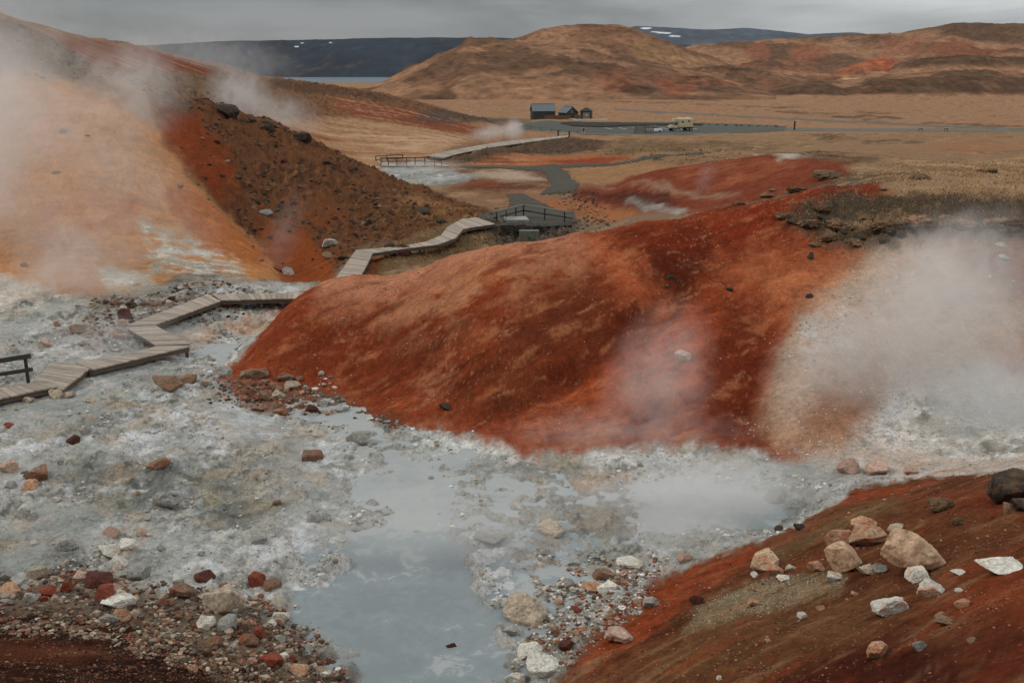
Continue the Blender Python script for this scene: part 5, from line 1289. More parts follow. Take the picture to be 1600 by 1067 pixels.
ROCKS = [
 # left bank
 (348, 935, 62, "tan", "large tan boulder with a squared top above the left shore of the milky pool", .85),
 (152, 908, 42, "mar", "dark maroon boulder standing behind the rust brown one on the left bank", .7),
 (162, 928, 42, "red", "rust brown boulder in front of the dark maroon one on the left bank", .85),
 (103, 915, 22, "red", "bright red block in the rubble left of the rust brown boulder", .95),
 (71, 924, 30, "red", "flat deep red rock left of the bright red block", .5),
 (66, 936, 15, "red", "small red stone directly below the flat deep red rock", .8),
 (190, 960, 29, "ora", "orange rock at the lower edge of the rubble on the left bank", .85),
 (180, 942, 52, "whi", "pale flat slab between the rust brown boulder and the orange rock", .4),
 (32, 906, 36, "grey", "pale grey block among rubble near the left edge of the picture", .65),
 (58, 894, 30, "tan", "rounded tan rock right of the pale grey block near the left edge", .75),
 (6, 897, 24, "grey", "grey rock cut by the left edge of the picture in the rubble", 1.0),
 (13, 922, 32, "ora", "pale orange rock at the left edge below the grey one", .75),
 (125, 900, 32, "pnk", "pinkish pale rock just left of the dark maroon boulder", .75),
 (48, 933, 28, "grey", "grey rock sitting just above the red soil near the left edge", .8),
 (10, 940, 20, "grey", "low pale stone on the edge of the red soil at far left", .5),
 (282, 926, 46, "brn", "tilted brown slab left of the large tan boulder", .55),
 (214, 895, 36, "grey", "grey boulder with a dark foot between the maroon rock and the large tan boulder", .9),
 (318, 900, 32, "mar", "maroon black rock peeping out behind the large tan boulder", .7),
 (402, 904, 26, "red", "upright rusty red rock near the pool's left shore", 1.2),
 (422, 914, 34, "brn", "red brown rock beside the upright rusty red rock", .75),
 (354, 976, 36, "grey", "rounded grey rock below the large tan boulder", .8),
 (319, 972, 28, "whi", "whitish knobbly rock left of the rounded grey rock", .95),
 (361, 948, 20, "whi", "pale round stone just under the large tan boulder", .95),
 (381, 978, 18, "brn", "brown grey stone right of the rounded grey rock", 1.0),
 (404, 988, 24, "red", "orange red rock above the brown cobble near the pool", 1.1),
 (386, 1000, 34, "brn", "brown rounded cobble left of the orange red rock near the pool", .6),
 (422, 1030, 38, "red", "dark red rounded boulder near the bottom edge left of the pool", .6),
 (332, 1003, 25, "brn", "small rust brown cobble in the dark gravel below the whitish knobbly rock", .6),
 (467, 1046, 34, "ora", "split orange rock at the bottom edge left of the pool", .6),
 (456, 1030, 13, "red", "thin red upright stone behind the split orange rock", 1.5),
 (516, 1042, 22, "mar", "maroon stone on the pool's lower left shore", .6),
 (438, 962, 28, "whi", "flat pale crusted rock on the left shore below the red brown rock", .5),
 (300, 1045, 18, "ora", "small orange stone in the dry gravel at the bottom", .6),
 (148, 958, 17, "tan", "small tan stone at the foot of the pale flat slab", .7),
 (170, 966, 30, "grey", "low grey slab left of the orange rock", .45),
 (435, 1000, 20, "grey", "low grey stone right of the orange red rock", .6),
 # left mud flat
 (245, 725, 40, "brn", "oblong tan brown rock lying alone on the upper white mud", .45),
 (256, 780, 38, "grey", "grey ochre boulder alone in the middle of the left mud flat", .75),
 (174, 830, 26, "pnk", "pinkish cone shaped rock on the left mud flat", .95),
 (221, 832, 18, "pnk", "round pink brown cobble right of the pinkish cone", .8),
 (213, 771, 9, "ora", "tiny orange stone above the grey ochre boulder's left", .9),
 (34, 798, 26, "whi", "whitish upright rock on the mud near the left edge", 1.05),
 (59, 739, 40, "brn", "large tan brown boulder on the mud near the left edge", .75),
 (46, 757, 29, "ora", "orange and white patched boulder below the large tan brown one", .65),
 (11, 729, 27, "pnk", "beige rounded boulder cut by the left edge on the mud", .95),
 (16, 757, 20, "grey", "dark grey rock left of the orange and white patched boulder", .7),
 (87, 780, 18, "whi", "low whitish rock right of the whitish upright rock", .6),
 (486, 712, 38, "brn", "low brown rock on the mud left of the pool's head", .55),
 (432, 786, 14, "brn", "small ochre stone alone on the mud left of the pool", .7),
 (170, 863, 34, "whi", "chalky grey white rock at the lower mud flat beside a puddle", .7),
 (196, 850, 28, "whi", "chalky white rock just right of and above the other chalky rock", .75),
 (100, 850, 36, "grey", "broad low grey crusted rock left of the chalky rocks", .6),
 (185, 880, 26, "whi", "pale block in front of the chalky rocks", .8),
 (490, 810, 22, "grey", "pale grey dome at the water's left edge, left one of two", .7),
 (510, 806, 22, "grey", "pale grey dome at the water's left edge, right one of two", .7),
 (404, 845, 26, "grey", "round grey mud ring rock left of the pool", .5),
 # pool and its right shore
 (705, 1012, 20, "mar", "lone dark red stone poking out of the milky pool near the bottom", 1.25),
 (820, 958, 70, "tan", "large cracked pale boulder on the pool's right shore", .75),
 (797, 986, 28, "grey", "grey rock in the water under the large cracked pale boulder", .6),
 (828, 1016, 42, "whi", "white tan boulder at the shore below the large cracked one", .7),
 (846, 1040, 58, "whi", "broad pale knobbly boulder near the bottom edge right of the pool", .7),
 (806, 1060, 36, "whi", "pale boulder cut by the bottom edge right of the pool", .85),
 (968, 995, 48, "pnk", "pinkish slab leaning on the rust coloured slope right of the pool", .55),
 (1018, 940, 27, "grey", "round grey boulder at the top of the rust coloured shore", .85),
 (888, 910, 24, "grey", "grey wet stone in the small puddle right of the pool", .7),
 (898, 880, 22, "grey", "dark grey wet stone at the top of the small puddle", .6),
 (922, 918, 38, "ora", "low ochre crusted rock beside the small puddle", .4),
 (766, 842, 54, "grey", "long flat grey slab lying in the mud film", .22),
 (583, 790, 26, "grey", "grey rock at the left end of the stony islet in the pool", .7),
 (560, 683, 40, "grey", "grey crusted rock on the bank at the head of the pool", .6),
 (862, 827, 44, "tan", "tan flat topped crust block right of the pool", .45),
 (884, 1010, 24, "mar", "dark brown stone at the foot of the pinkish slab's shore", .8),
 (893, 1035, 14, "pnk", "pale pink cobble above the broad knobbly boulder's right end", 1.0),
 (945, 900, 38, "brn", "dark brown jagged crust rock on the right shore under the grey mound", .7),
 (985, 880, 44, "whi", "long pale slab on the steaming shore", .25),
 (950, 918, 34, "whi", "pale crust block at the puddle's right rim", .6),
 (900, 953, 16, "red", "red cobble on the pebbly right shore", .7),
 # right foreground spur
 (1428, 868, 106, "spk", "biggest speckled boulder with a flat top on the right slope", .74),
 (1322, 875, 60, "spk", "rounded speckled boulder left of the biggest one", .82),
 (1311, 841, 40, "ora", "brown orange boulder behind the rounded speckled boulder", .95),
 (1360, 840, 60, "spk", "leaning slab between the rounded boulder and the biggest boulder", .55),
 (1354, 820, 44, "ora", "orange topped rock at the back of the boulder pile", .5),
 (1402, 826, 28, "tan", "small pale rock at the back of the biggest boulder", .5),
 (1195, 880, 48, "spk", "cracked tan boulder at the left end of the pale gravel strip", .65),
 (1214, 892, 28, "ora", "low tan rock in front of the cracked tan boulder", .5),
 (1276, 886, 28, "ora", "rounded ochre rock between the cracked tan boulder and the rounded speckled boulder", .7),
 (1236, 887, 18, "tan", "small tan stone above a white one in the pale gravel strip", .7),
 (1226, 903, 25, "whi", "whitish flat stone on the pale gravel strip", .4),
 (1180, 898, 15, "whi", "small bright white stone at the left end of the pale gravel strip", .8),
 (1305, 902, 30, "whi", "white wedge under the rounded speckled boulder", .5),
 (1356, 892, 30, "tan", "grey pink stone between the two largest speckled boulders", .6),
 (1376, 888, 24, "grey", "grey stone tucked against the biggest boulder's left foot", .8),
 (1436, 898, 38, "whi", "bright white block leaning on the foot of the biggest boulder", .75),
 (1457, 918, 42, "whi", "white wedge shaped rock below the bright white block", .8),
 (1391, 945, 52, "whi", "white rock half buried in brown soil below the boulder pile", .75),
 (1568, 885, 64, "whi", "flat white and orange rock near the right edge", .4),
 (1499, 894, 22, "whi", "small white rock between the biggest boulder and the right edge", .45),
 (1371, 1015, 30, "ora", "upright tan block in the dark red soil near the bottom", 1.2),
 (1438, 1008, 24, "grey", "grey white stone right of the upright tan block", .9),
 (1480, 970, 34, "brn", "flat brown slab on the right slope", .4),
 (1505, 942, 25, "ora", "orange stone above the flat brown slab", .6),
 (1471, 959, 12, "ora", "tiny orange pebble left of the flat brown slab", .7),
 (1254, 962, 17, "whi", "small white oblong stone alone in the brown soil", .55),
 (1335, 927, 14, "ora", "small orange stone left of the half buried white rock", .6),
 (1283, 949, 14, "ora", "small orange brown stone below the pale gravel strip", .7),
 (1178, 942, 18, "ora", "rusty stone lying on the pale gravel strip", .8),
 (1200, 1000, 10, "pnk", "tiny pinkish stone low on the right slope", .7),
 (1124, 1059, 9, "whi", "tiny white stone at the bottom edge of the right slope", 1.0),
 (1089, 936, 24, "mar", "dark maroon stone on the rust coloured slope edge", .9),
 (1090, 936, 13, "mar", "small dark stone touching the dark maroon stone", .9),
 (1588, 760, 78, "drk", "large black pitted lava boulder at the right edge", .72),
 (1598, 790, 32, "drk", "smaller black lava rock under the large black boulder", .8),
 (1580, 795, 22, "brn", "brown rock left of the smaller black lava rock", .9),
 (1070, 870, 28, "pnk", "pale rock at the misty foot of the right slope", .7),
 (1500, 922, 14, "whi", "small pale chip in the soil right of the white wedge", .5),
 (1520, 1000, 16, "brn", "brown stone low on the right slope", .5),
 # steaming ground on the right
 (1328, 728, 38, "pnk", "round brown boulder veiled by steam at the foot of the pale slope", .85),
 (1374, 732, 42, "pnk", "low pinkish boulder veiled by steam right of the round one", .55),
 (1425, 735, 24, "pnk", "small veiled stone right of the low pinkish boulder", .6),
 (1217, 778, 42, "grey", "dark grey mud mound seen through the steam over the hot pool, left of the pair", .8),
 (1246, 784, 36, "grey", "dark grey mud mound seen through the steam over the hot pool, right of the pair", .65),
 (1218, 826, 16, "drk", "dark wet stone at the edge of the hot pool, left of the pair", .6),
 (1250, 824, 20, "drk", "dark wet stone at the edge of the hot pool, right of the pair", .6),
 (1068, 556, 26, "pnk", "grey boulder half hidden in steam on the red mound", .7),
 (1565, 384, 20, "grey", "grey stone on the reddish bank at the right edge, upper one", .6),
 (1570, 402, 22, "grey", "grey stone on the reddish bank at the right edge, lower one", .6),
 # by the boardwalk and the red pile
 (348, 580, 34, "grey", "rounded brown grey boulder at the left tip of the red mound", .75),
 (394, 583, 46, "brn", "long brown rock at the top of the red rubble pile", .45),
 (412, 620, 22, "brn", "squarish brown rock in the red rubble pile, front left", .9),
 (434, 617, 24, "tan", "tan rock right of the squarish brown rock in the red rubble pile", .9),
 (456, 602, 28, "tan", "tan flat rock at the right of the red rubble pile", .6),
 (445, 588, 30, "brn", "brown slab at the upper right of the red rubble pile", .5),
 (381, 621, 15, "brn", "small brown stone at the front of the red rubble pile", .7),
 (321, 599, 20, "tan", "tan stone left of the red rubble pile", .8),
 (258, 599, 48, "brn", "long low brown rock in front of the boardwalk, left of two", .5),
 (288, 593, 36, "brn", "low brown rock in front of the boardwalk, right of two", .5),
 (486, 638, 22, "mar", "dark brown rock by the narrow stream, left one", .75),
 (505, 630, 22, "grey", "grey brown rock by the narrow stream, right of the dark one", .6),
 (534, 640, 20, "grey", "grey rock on the far side of the narrow stream", .6),
 (405, 638, 24, "brn", "flat brown stone on the pale sand below the red rubble pile", .5),
 (438, 643, 22, "brn", "brown stone on the pale sand right of the flat one", .6),
 (115, 515, 26, "brn", "red brown rock in the mist behind the boardwalk", .75),
 (187, 526, 26, "pnk", "long pinkish rock left of the boardwalk's zigzag", .5),
 (175, 519, 16, "pnk", "rounded pink rock touching the long pinkish one", .8),
 (70, 537, 20, "pnk", "pale pink rock in the mist behind the railing", .6),
 (194, 490, 28, "mar", "dark reddish rock above the boardwalk's zigzag corner", .8),
 (204, 477, 18, "drk", "blackish rock above the dark reddish rock by the boardwalk", .8),
 (192, 505, 16, "pnk", "light brown rock touching the boardwalk's left corner", .9),
 (88, 506, 12, "brn", "small brown rock faint in the mist above the red brown rock", .9),
 (20, 546, 16, "grey", "small grey rock behind the railing at the left edge", .6),
 (86, 616, 24, "tan", "tan rock under the near end of the boardwalk, middle of three", .75),
 (104, 617, 20, "tan", "tan rock under the near end of the boardwalk, right of three", .6),
 (43, 624, 20, "tan", "tan rock under the near end of the boardwalk, left of three", .7),
 (140, 625, 18, "tan", "low tan stone right of the boardwalk's near end", .6),
 (12, 664, 15, "red", "red stone on the mud below the railing", .7),
 (112, 687, 24, "mar", "dark brown stone alone on the upper left mud", .7),
 (423, 469, 24, "grey", "grey stone under the far straight of the boardwalk", .7),
 (408, 472, 18, "ora", "orange brown stone under the far straight of the boardwalk", .8),
 (450, 423, 24, "grey", "grey rock on the orange soil left of the boardwalk's climb", .7),
 (436, 419, 20, "red", "reddish rock left of the grey rock on the orange soil", .7),
 (354, 476, 22, "red", "red brown stone in the shadow below the boardwalk", .6),
 # left hillside and dark ridge
 (612, 388, 24, "drk", "dark upright boulder beside the climbing boardwalk, left lobe", 1.2),
 (626, 391, 28, "mar", "dark brown angular boulder beside the climbing boardwalk, right lobe", .95),
 (471, 213, 30, "drk", "black boulder perched on the crest of the dark ridge", .6),
 (352, 174, 40, "drk", "broad dark outcrop on the crest at the top of the dark ridge", .6),
 (415, 195, 26, "drk", "dark rock on the ridge crest between the outcrop and the perched boulder", .7),
 (392, 188, 18, "drk", "small dark rock on the ridge crest right of the broad outcrop", .6),
 (415, 332, 22, "grey", "light grey rock on the lower face of the dark ridge", .5),
 (99, 205, 13, "brn", "brown rock alone on the pale orange slope", .9),
 (137, 212, 10, "brn", "small brown rock right of the lone brown one on the orange slope", .5),
 (280, 290, 13, "brn", "flat brown stone low on the orange slope", .4),
 (230, 356, 12, "whi", "white lump at the top of the white patch on the orange slope", .6),
 (37, 413, 13, "brn", "brown rock low on the orange slope near the left edge", .7),
 (86, 270, 14, "brn", "rusty stone in the middle of the orange slope", .4),
 (395, 385, 9, "brn", "small dark stone on the orange slope above the boardwalk", .7),
 (408, 407, 7, "brn", "tiny dark stone on the orange slope near its foot", .8),
 (515, 380, 26, "grey", "grey brown rock at the foot of the dark ridge", .7),
 (512, 400, 20, "brn", "brown rock below the grey brown one at the ridge foot", .7),
 (535, 403, 18, "drk", "dark rock at the ridge foot near the boardwalk", .6),
 (690, 345, 18, "drk", "dark rock above the bend of the boardwalk", .6),
 (660, 330, 24, "drk", "dark rock on the ridge's right shoulder", .5),
 (535, 500, 10, "ora", "small orange stone near the left end of the red mound", .8),
 (695, 637, 18, "drk", "small dark tuft shaped rock near the foot of the red mound", .7),
 (1047, 434, 13, "drk", "dark stone on the red hollow of the mound, upper one", .6),
 (1042, 448, 8, "drk", "tiny dark stone below the upper dark stone on the mound", .6),
 (1062, 440, 9, "drk", "tiny dark stone right of the upper dark stone on the mound", .6),
 (1265, 463, 14, "drk", "dark stone on the pale right flank of the mound", .6),
 (1140, 452, 14, "drk", "dark stone on the orange part of the mound", .6),
 (1267, 400, 12, "drk", "upright dark stone below the mossy bank", 1.3),
]
for r_ in ROCKS:
    kw = {}
    if r_[3] == 'spk': kw = dict(sink=.18)
    put_rock(r_[0], r_[1], r_[2], r_[3], r_[4], r_[5], **kw)

# ------------------------------------------------------------------ turf clumps on the mossy bank
TURF = [(1225, 338, 30, "dark mossy clump left of the main turf bank on red soil"), (1262, 350, 42, "wide dark moss clump low on the red soil left of the bank"), (1286, 326, 28, "rounded moss clump above the wide one"),
        (1318, 352, 52, "large hummock of dark moss hanging at the left end of the turf bank"), (1300, 372, 30, "small moss lump under the large hummock"), (1352, 338, 44, "turf hummock at the top of the bank right of the large one"),
        (1379, 297, 16, "single dark turf lump on the grass above the bank"), (1259, 318, 14, "little dark turf knob on the red crest"), (1247, 297, 34, "brown turf clump on the skyline of the red mound"), (1209, 297, 18, "small dark turf clump on the skyline left of the brown one"),
        (1298, 274, 54, "long turf mound on the grass edge above the red crest"), (1204, 306, 30, "low brown turf strip on the crest of the mound"), (1155, 318, 22, "small turf strip further left on the mound crest"), (1390, 358, 60, "big hanging turf clump in the middle of the bank"),
        (1440, 346, 60, "broad turf clump right of the middle of the bank"), (1500, 350, 66, "wide turf clump near the steam at the right of the bank"), (1570, 352, 70, "turf clump at the right end of the bank"), (1335, 380, 34, "hanging moss lump below the big clump"), (1275, 383, 22, "small moss lump on the reddish slope under the bank"),
        (1440, 277, 40, "low dark turf strip in the tan grass behind the bank"), (1545, 268, 34, "small dark turf strip in the tan grass at the right"), (1473, 789, 44, "grey grassy tussock on the right foreground slope, larger one"), (1499, 816, 26, "grey grassy tussock on the right foreground slope, smaller one")]
CLUMPS = []
for u, v, w, lab in TURF:
    CLUMPS.append(put_rock(u, v, w, "mos", lab, .28 if v < 320 else .42, .8, cat="turf", name="turf_clump", lumps=True, sink=.3, ymin=(34 if v < 400 else 0)))

# ------------------------------------------------------------------ many smaller stones, still one object each
def region(px, **kw): return poly_mask(px, .004, **kw)
def sample_pts(mask, n, seed, vis=True):
    r = np.random.RandomState(seed); w = mask.copy()
    w[:, (A1 < -.62) | (A1 > .62)] *= .15
    w = w.ravel(); idx = r.choice(len(w), n, p=w / w.sum())
    i, j = np.unravel_index(idx, AA.shape)
    a = A1[j] + r.uniform(-.5, .5, n) * .0016; t = T1[i] + r.uniform(-.5, .5, n) * .0036
    return a, t, r
def stones(px, n, w0, w1, mats, label, group, seed, **kw):
    a, t, r = sample_pts(region(px, **kw), n, seed)
    for k in range(n):
        Y = math.exp(t[k]); p = Vector((a[k] * Y, Y, float(z_true(a[k], t[k]))))
        put_rock(0, 0, r.uniform(w0, w1), mats[r.randint(len(mats))], label, r.uniform(.5, .95), p=p, cat="stone", name="stone", group=group)
LB = [(0, 890), (200, 890), (300, 915), (420, 930), (500, 1000), (540, 1060), (420, 1060), (300, 985), (190, 965), (0, 945)]
stones(LB, 74, 9, 20, ["tan", "grey", "whi", "brn", "pnk", "tan"], "small stone in the loose rubble of the left bank", "small stones in the left bank rubble", 1)
stones([(0, 700), (300, 690), (440, 860), (420, 900), (100, 890), (0, 860)], 20, 7, 14, ["whi", "grey", "grey"], "small pale stone lying on the left mud flat", "small stones on the left mud flat", 2, ymax=30)
stones([(340, 590), (470, 582), (525, 640), (400, 634)], 18, 8, 16, ["brn", "ora", "tan", "brn"], "small brown stone in the red rubble pile by the mound's tip", "small stones in the red rubble pile", 3)
stones([(830, 900), (960, 880), (990, 930), (900, 1000), (830, 1000)], 18, 7, 14, ["whi", "tan", "grey", "ora"], "small pale stone on the pebbly shore right of the pool", "small stones on the right shore", 4)
stones([(320, 180), (480, 225), (700, 320), (640, 365), (540, 385), (440, 370), (310, 250)], 34, 6, 12, ["drk", "mar"], "dark lava rock half buried in the face of the dark ridge", "lava rocks on the dark ridge", 51, ymin=50, ymax=84)
stones([(320, 180), (480, 225), (700, 320), (640, 365), (540, 385), (440, 370), (310, 250)], 26, 6, 13, ["drk", "drk", "brn"], "small dark rock on the face of the dark ridge", "small rocks on the dark ridge", 5, ymin=50, ymax=84)
stones([(150, 470), (300, 465), (240, 500), (180, 520)], 12, 7, 14, ["brn", "mar", "tan"], "small brown stone behind the boardwalk's zigzag", "small stones behind the boardwalk", 6)

for k_ in range(11):
    put_rock(1086 + k_ * 12.5 + random.uniform(-3, 3), 194.6 + k_ * .28, random.uniform(3.5, 6.5), "drk", "dark kerb stone in the row along the far edge of the car park", .6, cat="stone", name="stone", group="kerb stones behind the car park", ymin=200)
# ------------------------------------------------------------------ gravel and rubble too small to count
ICO1, ICOF1 = ico(1)
def gravel(name, label, mask, n, px0, px1, cols, seed, hz=.6, sub=None, power=2.2, jit=.35):
    a, t, r = sample_pts(mask, n, seed)
    Y = np.exp(t); z = z_true(a, t); sz = (px0 + (px1 - px0) * r.rand(n) ** power) * Y / FPX / 2
    V0 = ICO1
    nv = len(V0)
    V = V0[None] * (1 + jit * (r.rand(n, nv, 1) - .5) * 2 * .6)
    for _ in range(3):
        nn = r.normal(size=(n, 3)); nn /= np.linalg.norm(nn, axis=1)[:, None]
        e = np.maximum((V * nn[:, None]).sum(2) - r.uniform(.35, .7, (n, 1)), 0); V = V - e[..., None] * nn[:, None]
    V = V * np.stack([r.uniform(.7, 1.2, n), r.uniform(.7, 1.2, n), r.uniform(hz * .6, hz * 1.2, n)], 1)[:, None] * sz[:, None, None]
    th = r.rand(n) * 6.283; c, s = np.cos(th)[:, None], np.sin(th)[:, None]
    x = V[..., 0] * c - V[..., 1] * s; y = V[..., 0] * s + V[..., 1] * c
    P = np.stack([x + (a * Y)[:, None], y + Y[:, None], V[..., 2] + (z + sz * hz * .25)[:, None]], 2).reshape(-1, 3)
    F_ = (ICOF1[None] + (np.arange(n) * nv)[:, None, None]).reshape(-1, 3)
    pal = np.array([alb(q) for q in cols]); cc = pal[r.randint(len(pal), size=n)] * r.uniform(.7, 1.25, (n, 1))
    m_ = np_mesh(name, P, F_, smooth=False); add_col(m_, "Col", np.repeat(np.clip(cc, .01, .8), nv, 0))
    o = link_mesh(name, m_, None, (GRM,)); tag(o, label, None, None, "stuff"); return o
def gravel_mat():
    m, t, b = new_mat("loose_stone")
    ca = N(t, "ShaderNodeVertexColor", layer_name="Col"); P = N(t, "ShaderNodeTexCoord").outputs["Object"]
    n = noise_node(t, 26, 5, .7, P); r = ramp(t, n.outputs[0], [(.3, (.6, .6, .6)), (.5, (1, 1, 1)), (.72, (1.35, 1.33, 1.3))])
    t.links.new(mixc(t, 1.0, ca.outputs[0], r.outputs[0], 'MULTIPLY'), b.inputs["Base Color"]); b.inputs["Roughness"].default_value = .92; b.inputs["Specular IOR Level"].default_value = .2
    bp = N(t, "ShaderNodeBump"); bp.inputs["Strength"].default_value = .6; bp.inputs["Distance"].default_value = .03; t.links.new(n.outputs[0], bp.inputs["Height"]); t.links.new(bp.outputs[0], b.inputs["Normal"])
    return m
GRM = gravel_mat()
TANS = [(134, 118, 100), (112, 100, 86), (154, 140, 122), (94, 80, 66), (122, 88, 66), (104, 62, 46), (84, 72, 60)]
WHT = [(178, 174, 166), (150, 148, 142), (128, 128, 122), (196, 190, 180), (110, 110, 106)]
DRK = [(62, 48, 38), (84, 66, 50), (50, 42, 36), (104, 76, 54), (120, 104, 86)]
REDS = [(126, 72, 48), (150, 92, 62), (96, 50, 36), (170, 124, 96), (190, 160, 138)]
cl1 = sstep(-.15, .3, fbm(XX * 1.1 + 60, YY * 1.1, 4, .6)); cl2 = sstep(.0, .35, fbm(XX * .5 + 90, YY * .5, 4, .6))
lbm = region([(-200, 890), (60, 892), (200, 900), (300, 920), (420, 935), (490, 970), (570, 1085), (420, 1085), (260, 1040), (120, 995), (-200, 985)])
gravel("gravel", "loose grey and tan gravel along the left bank", lbm * (.25 + cl1), 9000, 2.0, 15, TANS + [(78, 62, 50), (60, 48, 40)], 11)
gravel("gravel", "fine reddish gravel on the left foreground soil", region([(-300, 930), (200, 955), (350, 980), (600, 1100), (-300, 1100)]) * (.15 + cl1), 6500, 1.2, 8, [(50, 34, 26), (70, 46, 34), (40, 28, 24), (96, 60, 42), (110, 88, 70), (84, 40, 28)], 12)
mud = KC * (YY < 36) * (1 - pl) * (.02 + cl2 * cl1 * rough_c) * (AA < .30)
gravel("mud_crumbs", "crumbly pale lumps scattered over the white mud", mud, 4200, 1.6, 8, WHT + [(160, 140, 118)], 13, power=3)
shore = np.clip(sstep(.08, .4, pool) * sstep(.95, .5, pool) + .8 * sstep(.05, .3, pool2) * sstep(.9, .4, pool2), 0, 1) * (.3 + cl1)
gravel("mud_crumbs", "crusted lumps along the pool shore and the small islets", shore, 2600, 2, 15, WHT + [(120, 112, 98), (150, 134, 112)], 14, power=4)
islet = region([(575, 775), (660, 768), (690, 790), (640, 800), (580, 800)]) + .7 * region([(545, 830), (620, 815), (630, 850), (560, 855)])
gravel("pebbles", "wet pebbles of the stony islet in the pool", islet, 500, 3, 10, [(96, 94, 88), (120, 112, 100), (150, 150, 144), (80, 74, 66)], 15)
rsh = region([(830, 900), (960, 870), (1040, 880), (1000, 960), (930, 1010), (860, 1060), (820, 1010)])
gravel("gravel", "pale pebbles on the right shore under the rust slope", rsh * (.2 + cl1), 3200, 2, 12, WHT + TANS + REDS[1:3], 16)
rdg = KR * (YY > 49) * (YY < 86) * (AA < .02) * (.12 + cl1)
gravel("rubble", "dark rubble on the face of the ridge", rdg * (.1 + cl2), 4500, 1.2, 9, DRK[:4], 17, power=3.4)
spr = region(SPUR, ymax=21.8)
gravel("gravel", "fine brown and pale grit on the right foreground slope", spr * (.1 + cl1 * cl2), 5000, 1.2, 7, REDS[:3] + DRK + [(134, 104, 82)], 18, power=3.4)
gravel("gravel", "pale grit strip on the right foreground slope", region([(1090, 945), (1190, 905), (1320, 898), (1310, 925), (1180, 955), (1070, 990)]) * (.1 + cl1), 2600, 1.0, 5, [(130, 120, 98), (146, 134, 112), (104, 94, 76), (90, 78, 62)], 19)
gravel("grit", "pale and dark grit speckling the red mound", mound_m * (.05 + cl2 * cl1), 5000, .9, 4.0, REDS[:4] + [(96, 52, 36), (70, 44, 34), (170, 130, 104)], 20, power=3.4)
gravel("grit", "crumbs along the gully edge of the steaming slope", region([(1150, 690), (1200, 610), (1260, 480), (1330, 430), (1700, 420), (1700, 700), (1300, 720)], ymax=40) * (.1 + cl2 * cl1), 2600, 1.2, 6, WHT + REDS[3:], 21, power=3)
gravel("rubble", "stones around the red rubble pile and the stream", region([(335, 590), (470, 582), (530, 640), (640, 668), (560, 660), (470, 655), (330, 625)]), 900, 2.5, 10, REDS[:3] + DRK + TANS[:2], 22)
gravel("rubble", "broken stones beside the boardwalk", region([(140, 470), (340, 440), (440, 460), (440, 480), (330, 500), (240, 505), (120, 545)]), 1200, 2, 10, DRK + TANS, 23)
gravel("rubble", "dark stones along the gravel path edges", region([(740, 345), (800, 318), (790, 352), (900, 362), (910, 340), (870, 300), (925, 300), (960, 352), (820, 385), (740, 372)], ymin=50), 1500, 1.5, 7, DRK[:3] + [(96, 90, 80)], 24)

# ------------------------------------------------------------------ dry grass
def grass_mat():
    m, t, b = new_mat("dry_grass"); ca = N(t, "ShaderNodeVertexColor", layer_name="Col"); t.links.new(ca.outputs[0], b.inputs["Base Color"])
    b.inputs["Roughness"].default_value = .9; b.inputs["Specular IOR Level"].default_value = .1; return m
GRS = grass_mat()
def grass(label, mask, n, l0, l1, cols, seed, width=.012, name="grass", lean=.5):
    a, t, r = sample_pts(mask, n, seed); Y = np.exp(t); z = z_true(a, t); x = a * Y
    return blades(name, label, np.stack([x, Y, z - .02], 1), r.uniform(l0, l1, n), cols, r, width * np.maximum(1, Y / 18), lean)
def blades(name, label, B, L, cols, r, width, lean, parent=None):
    n = len(B); th = r.rand(n) * 6.283; ln = r.uniform(.1, lean, n)
    tip = B + np.stack([np.cos(th) * L * ln, np.sin(th) * L * ln, L * np.sqrt(np.maximum(1 - ln ** 2, .1))], 1)
    mid = (B + tip) / 2; mid[:, 2] += L * .10
    ph = r.rand(n) * 6.283; w = np.stack([np.cos(ph), np.sin(ph), np.zeros(n)], 1) * (np.ones(n) * width)[:, None]
    V = np.stack([B - w, B + w, mid + w * .6, mid - w * .6, tip], 1).reshape(-1, 3); k = np.arange(n)[:, None] * 5
    F_ = np.concatenate([np.stack([k[:, 0], k[:, 0] + 1, k[:, 0] + 2], 1), np.stack([k[:, 0], k[:, 0] + 2, k[:, 0] + 3], 1), np.stack([k[:, 0] + 3, k[:, 0] + 2, k[:, 0] + 4], 1)])
    pal = np.array([alb(c) for c in cols]); cc = pal[r.randint(len(pal), size=n)] * r.uniform(.7, 1.2, (n, 1))
    m_ = np_mesh(name, V, F_, smooth=False); add_col(m_, "Col", np.repeat(cc, 5, 0)); o = link_mesh(name, m_, parent, (GRS,))
    if label: tag(o, label, None, None, "stuff")
    return o
BANKROCK = [(1318, 362), (1345, 372), (1382, 374), (1280, 340), (1240, 346), (1410, 366)]
for k_, (u_, v_) in enumerate(BANKROCK):
    put_rock(u_, v_, 14 + 3 * (k_ % 3), "drk", "dark rock sticking out of the turf bank above the red soil", .8, cat="stone", name="stone", group="rocks in the turf bank", ymin=34)
STRAW = [(150, 122, 86), (126, 102, 72), (170, 142, 104), (104, 84, 60)]; DIM = [(92, 80, 60), (74, 64, 50), (112, 96, 70)]
gp = region([(1300, 285), (1345, 262), (1700, 240), (1700, 322), (1440, 312), (1380, 300)], ymin=38, ymax=90)
grass("dry straw coloured grass on the plateau behind the turf bank", gp * (.05 + cl1 * cl2), 5000, .05, .16, [(168, 138, 100), (150, 122, 88), (186, 156, 116), (128, 102, 74)], 31, lean=.7)
grass("matted brown grass hanging on the turf bank", bank, 5500, .05, .14, [(130, 102, 76), (108, 84, 62), (150, 120, 90), (80, 62, 46)], 32, lean=.97)
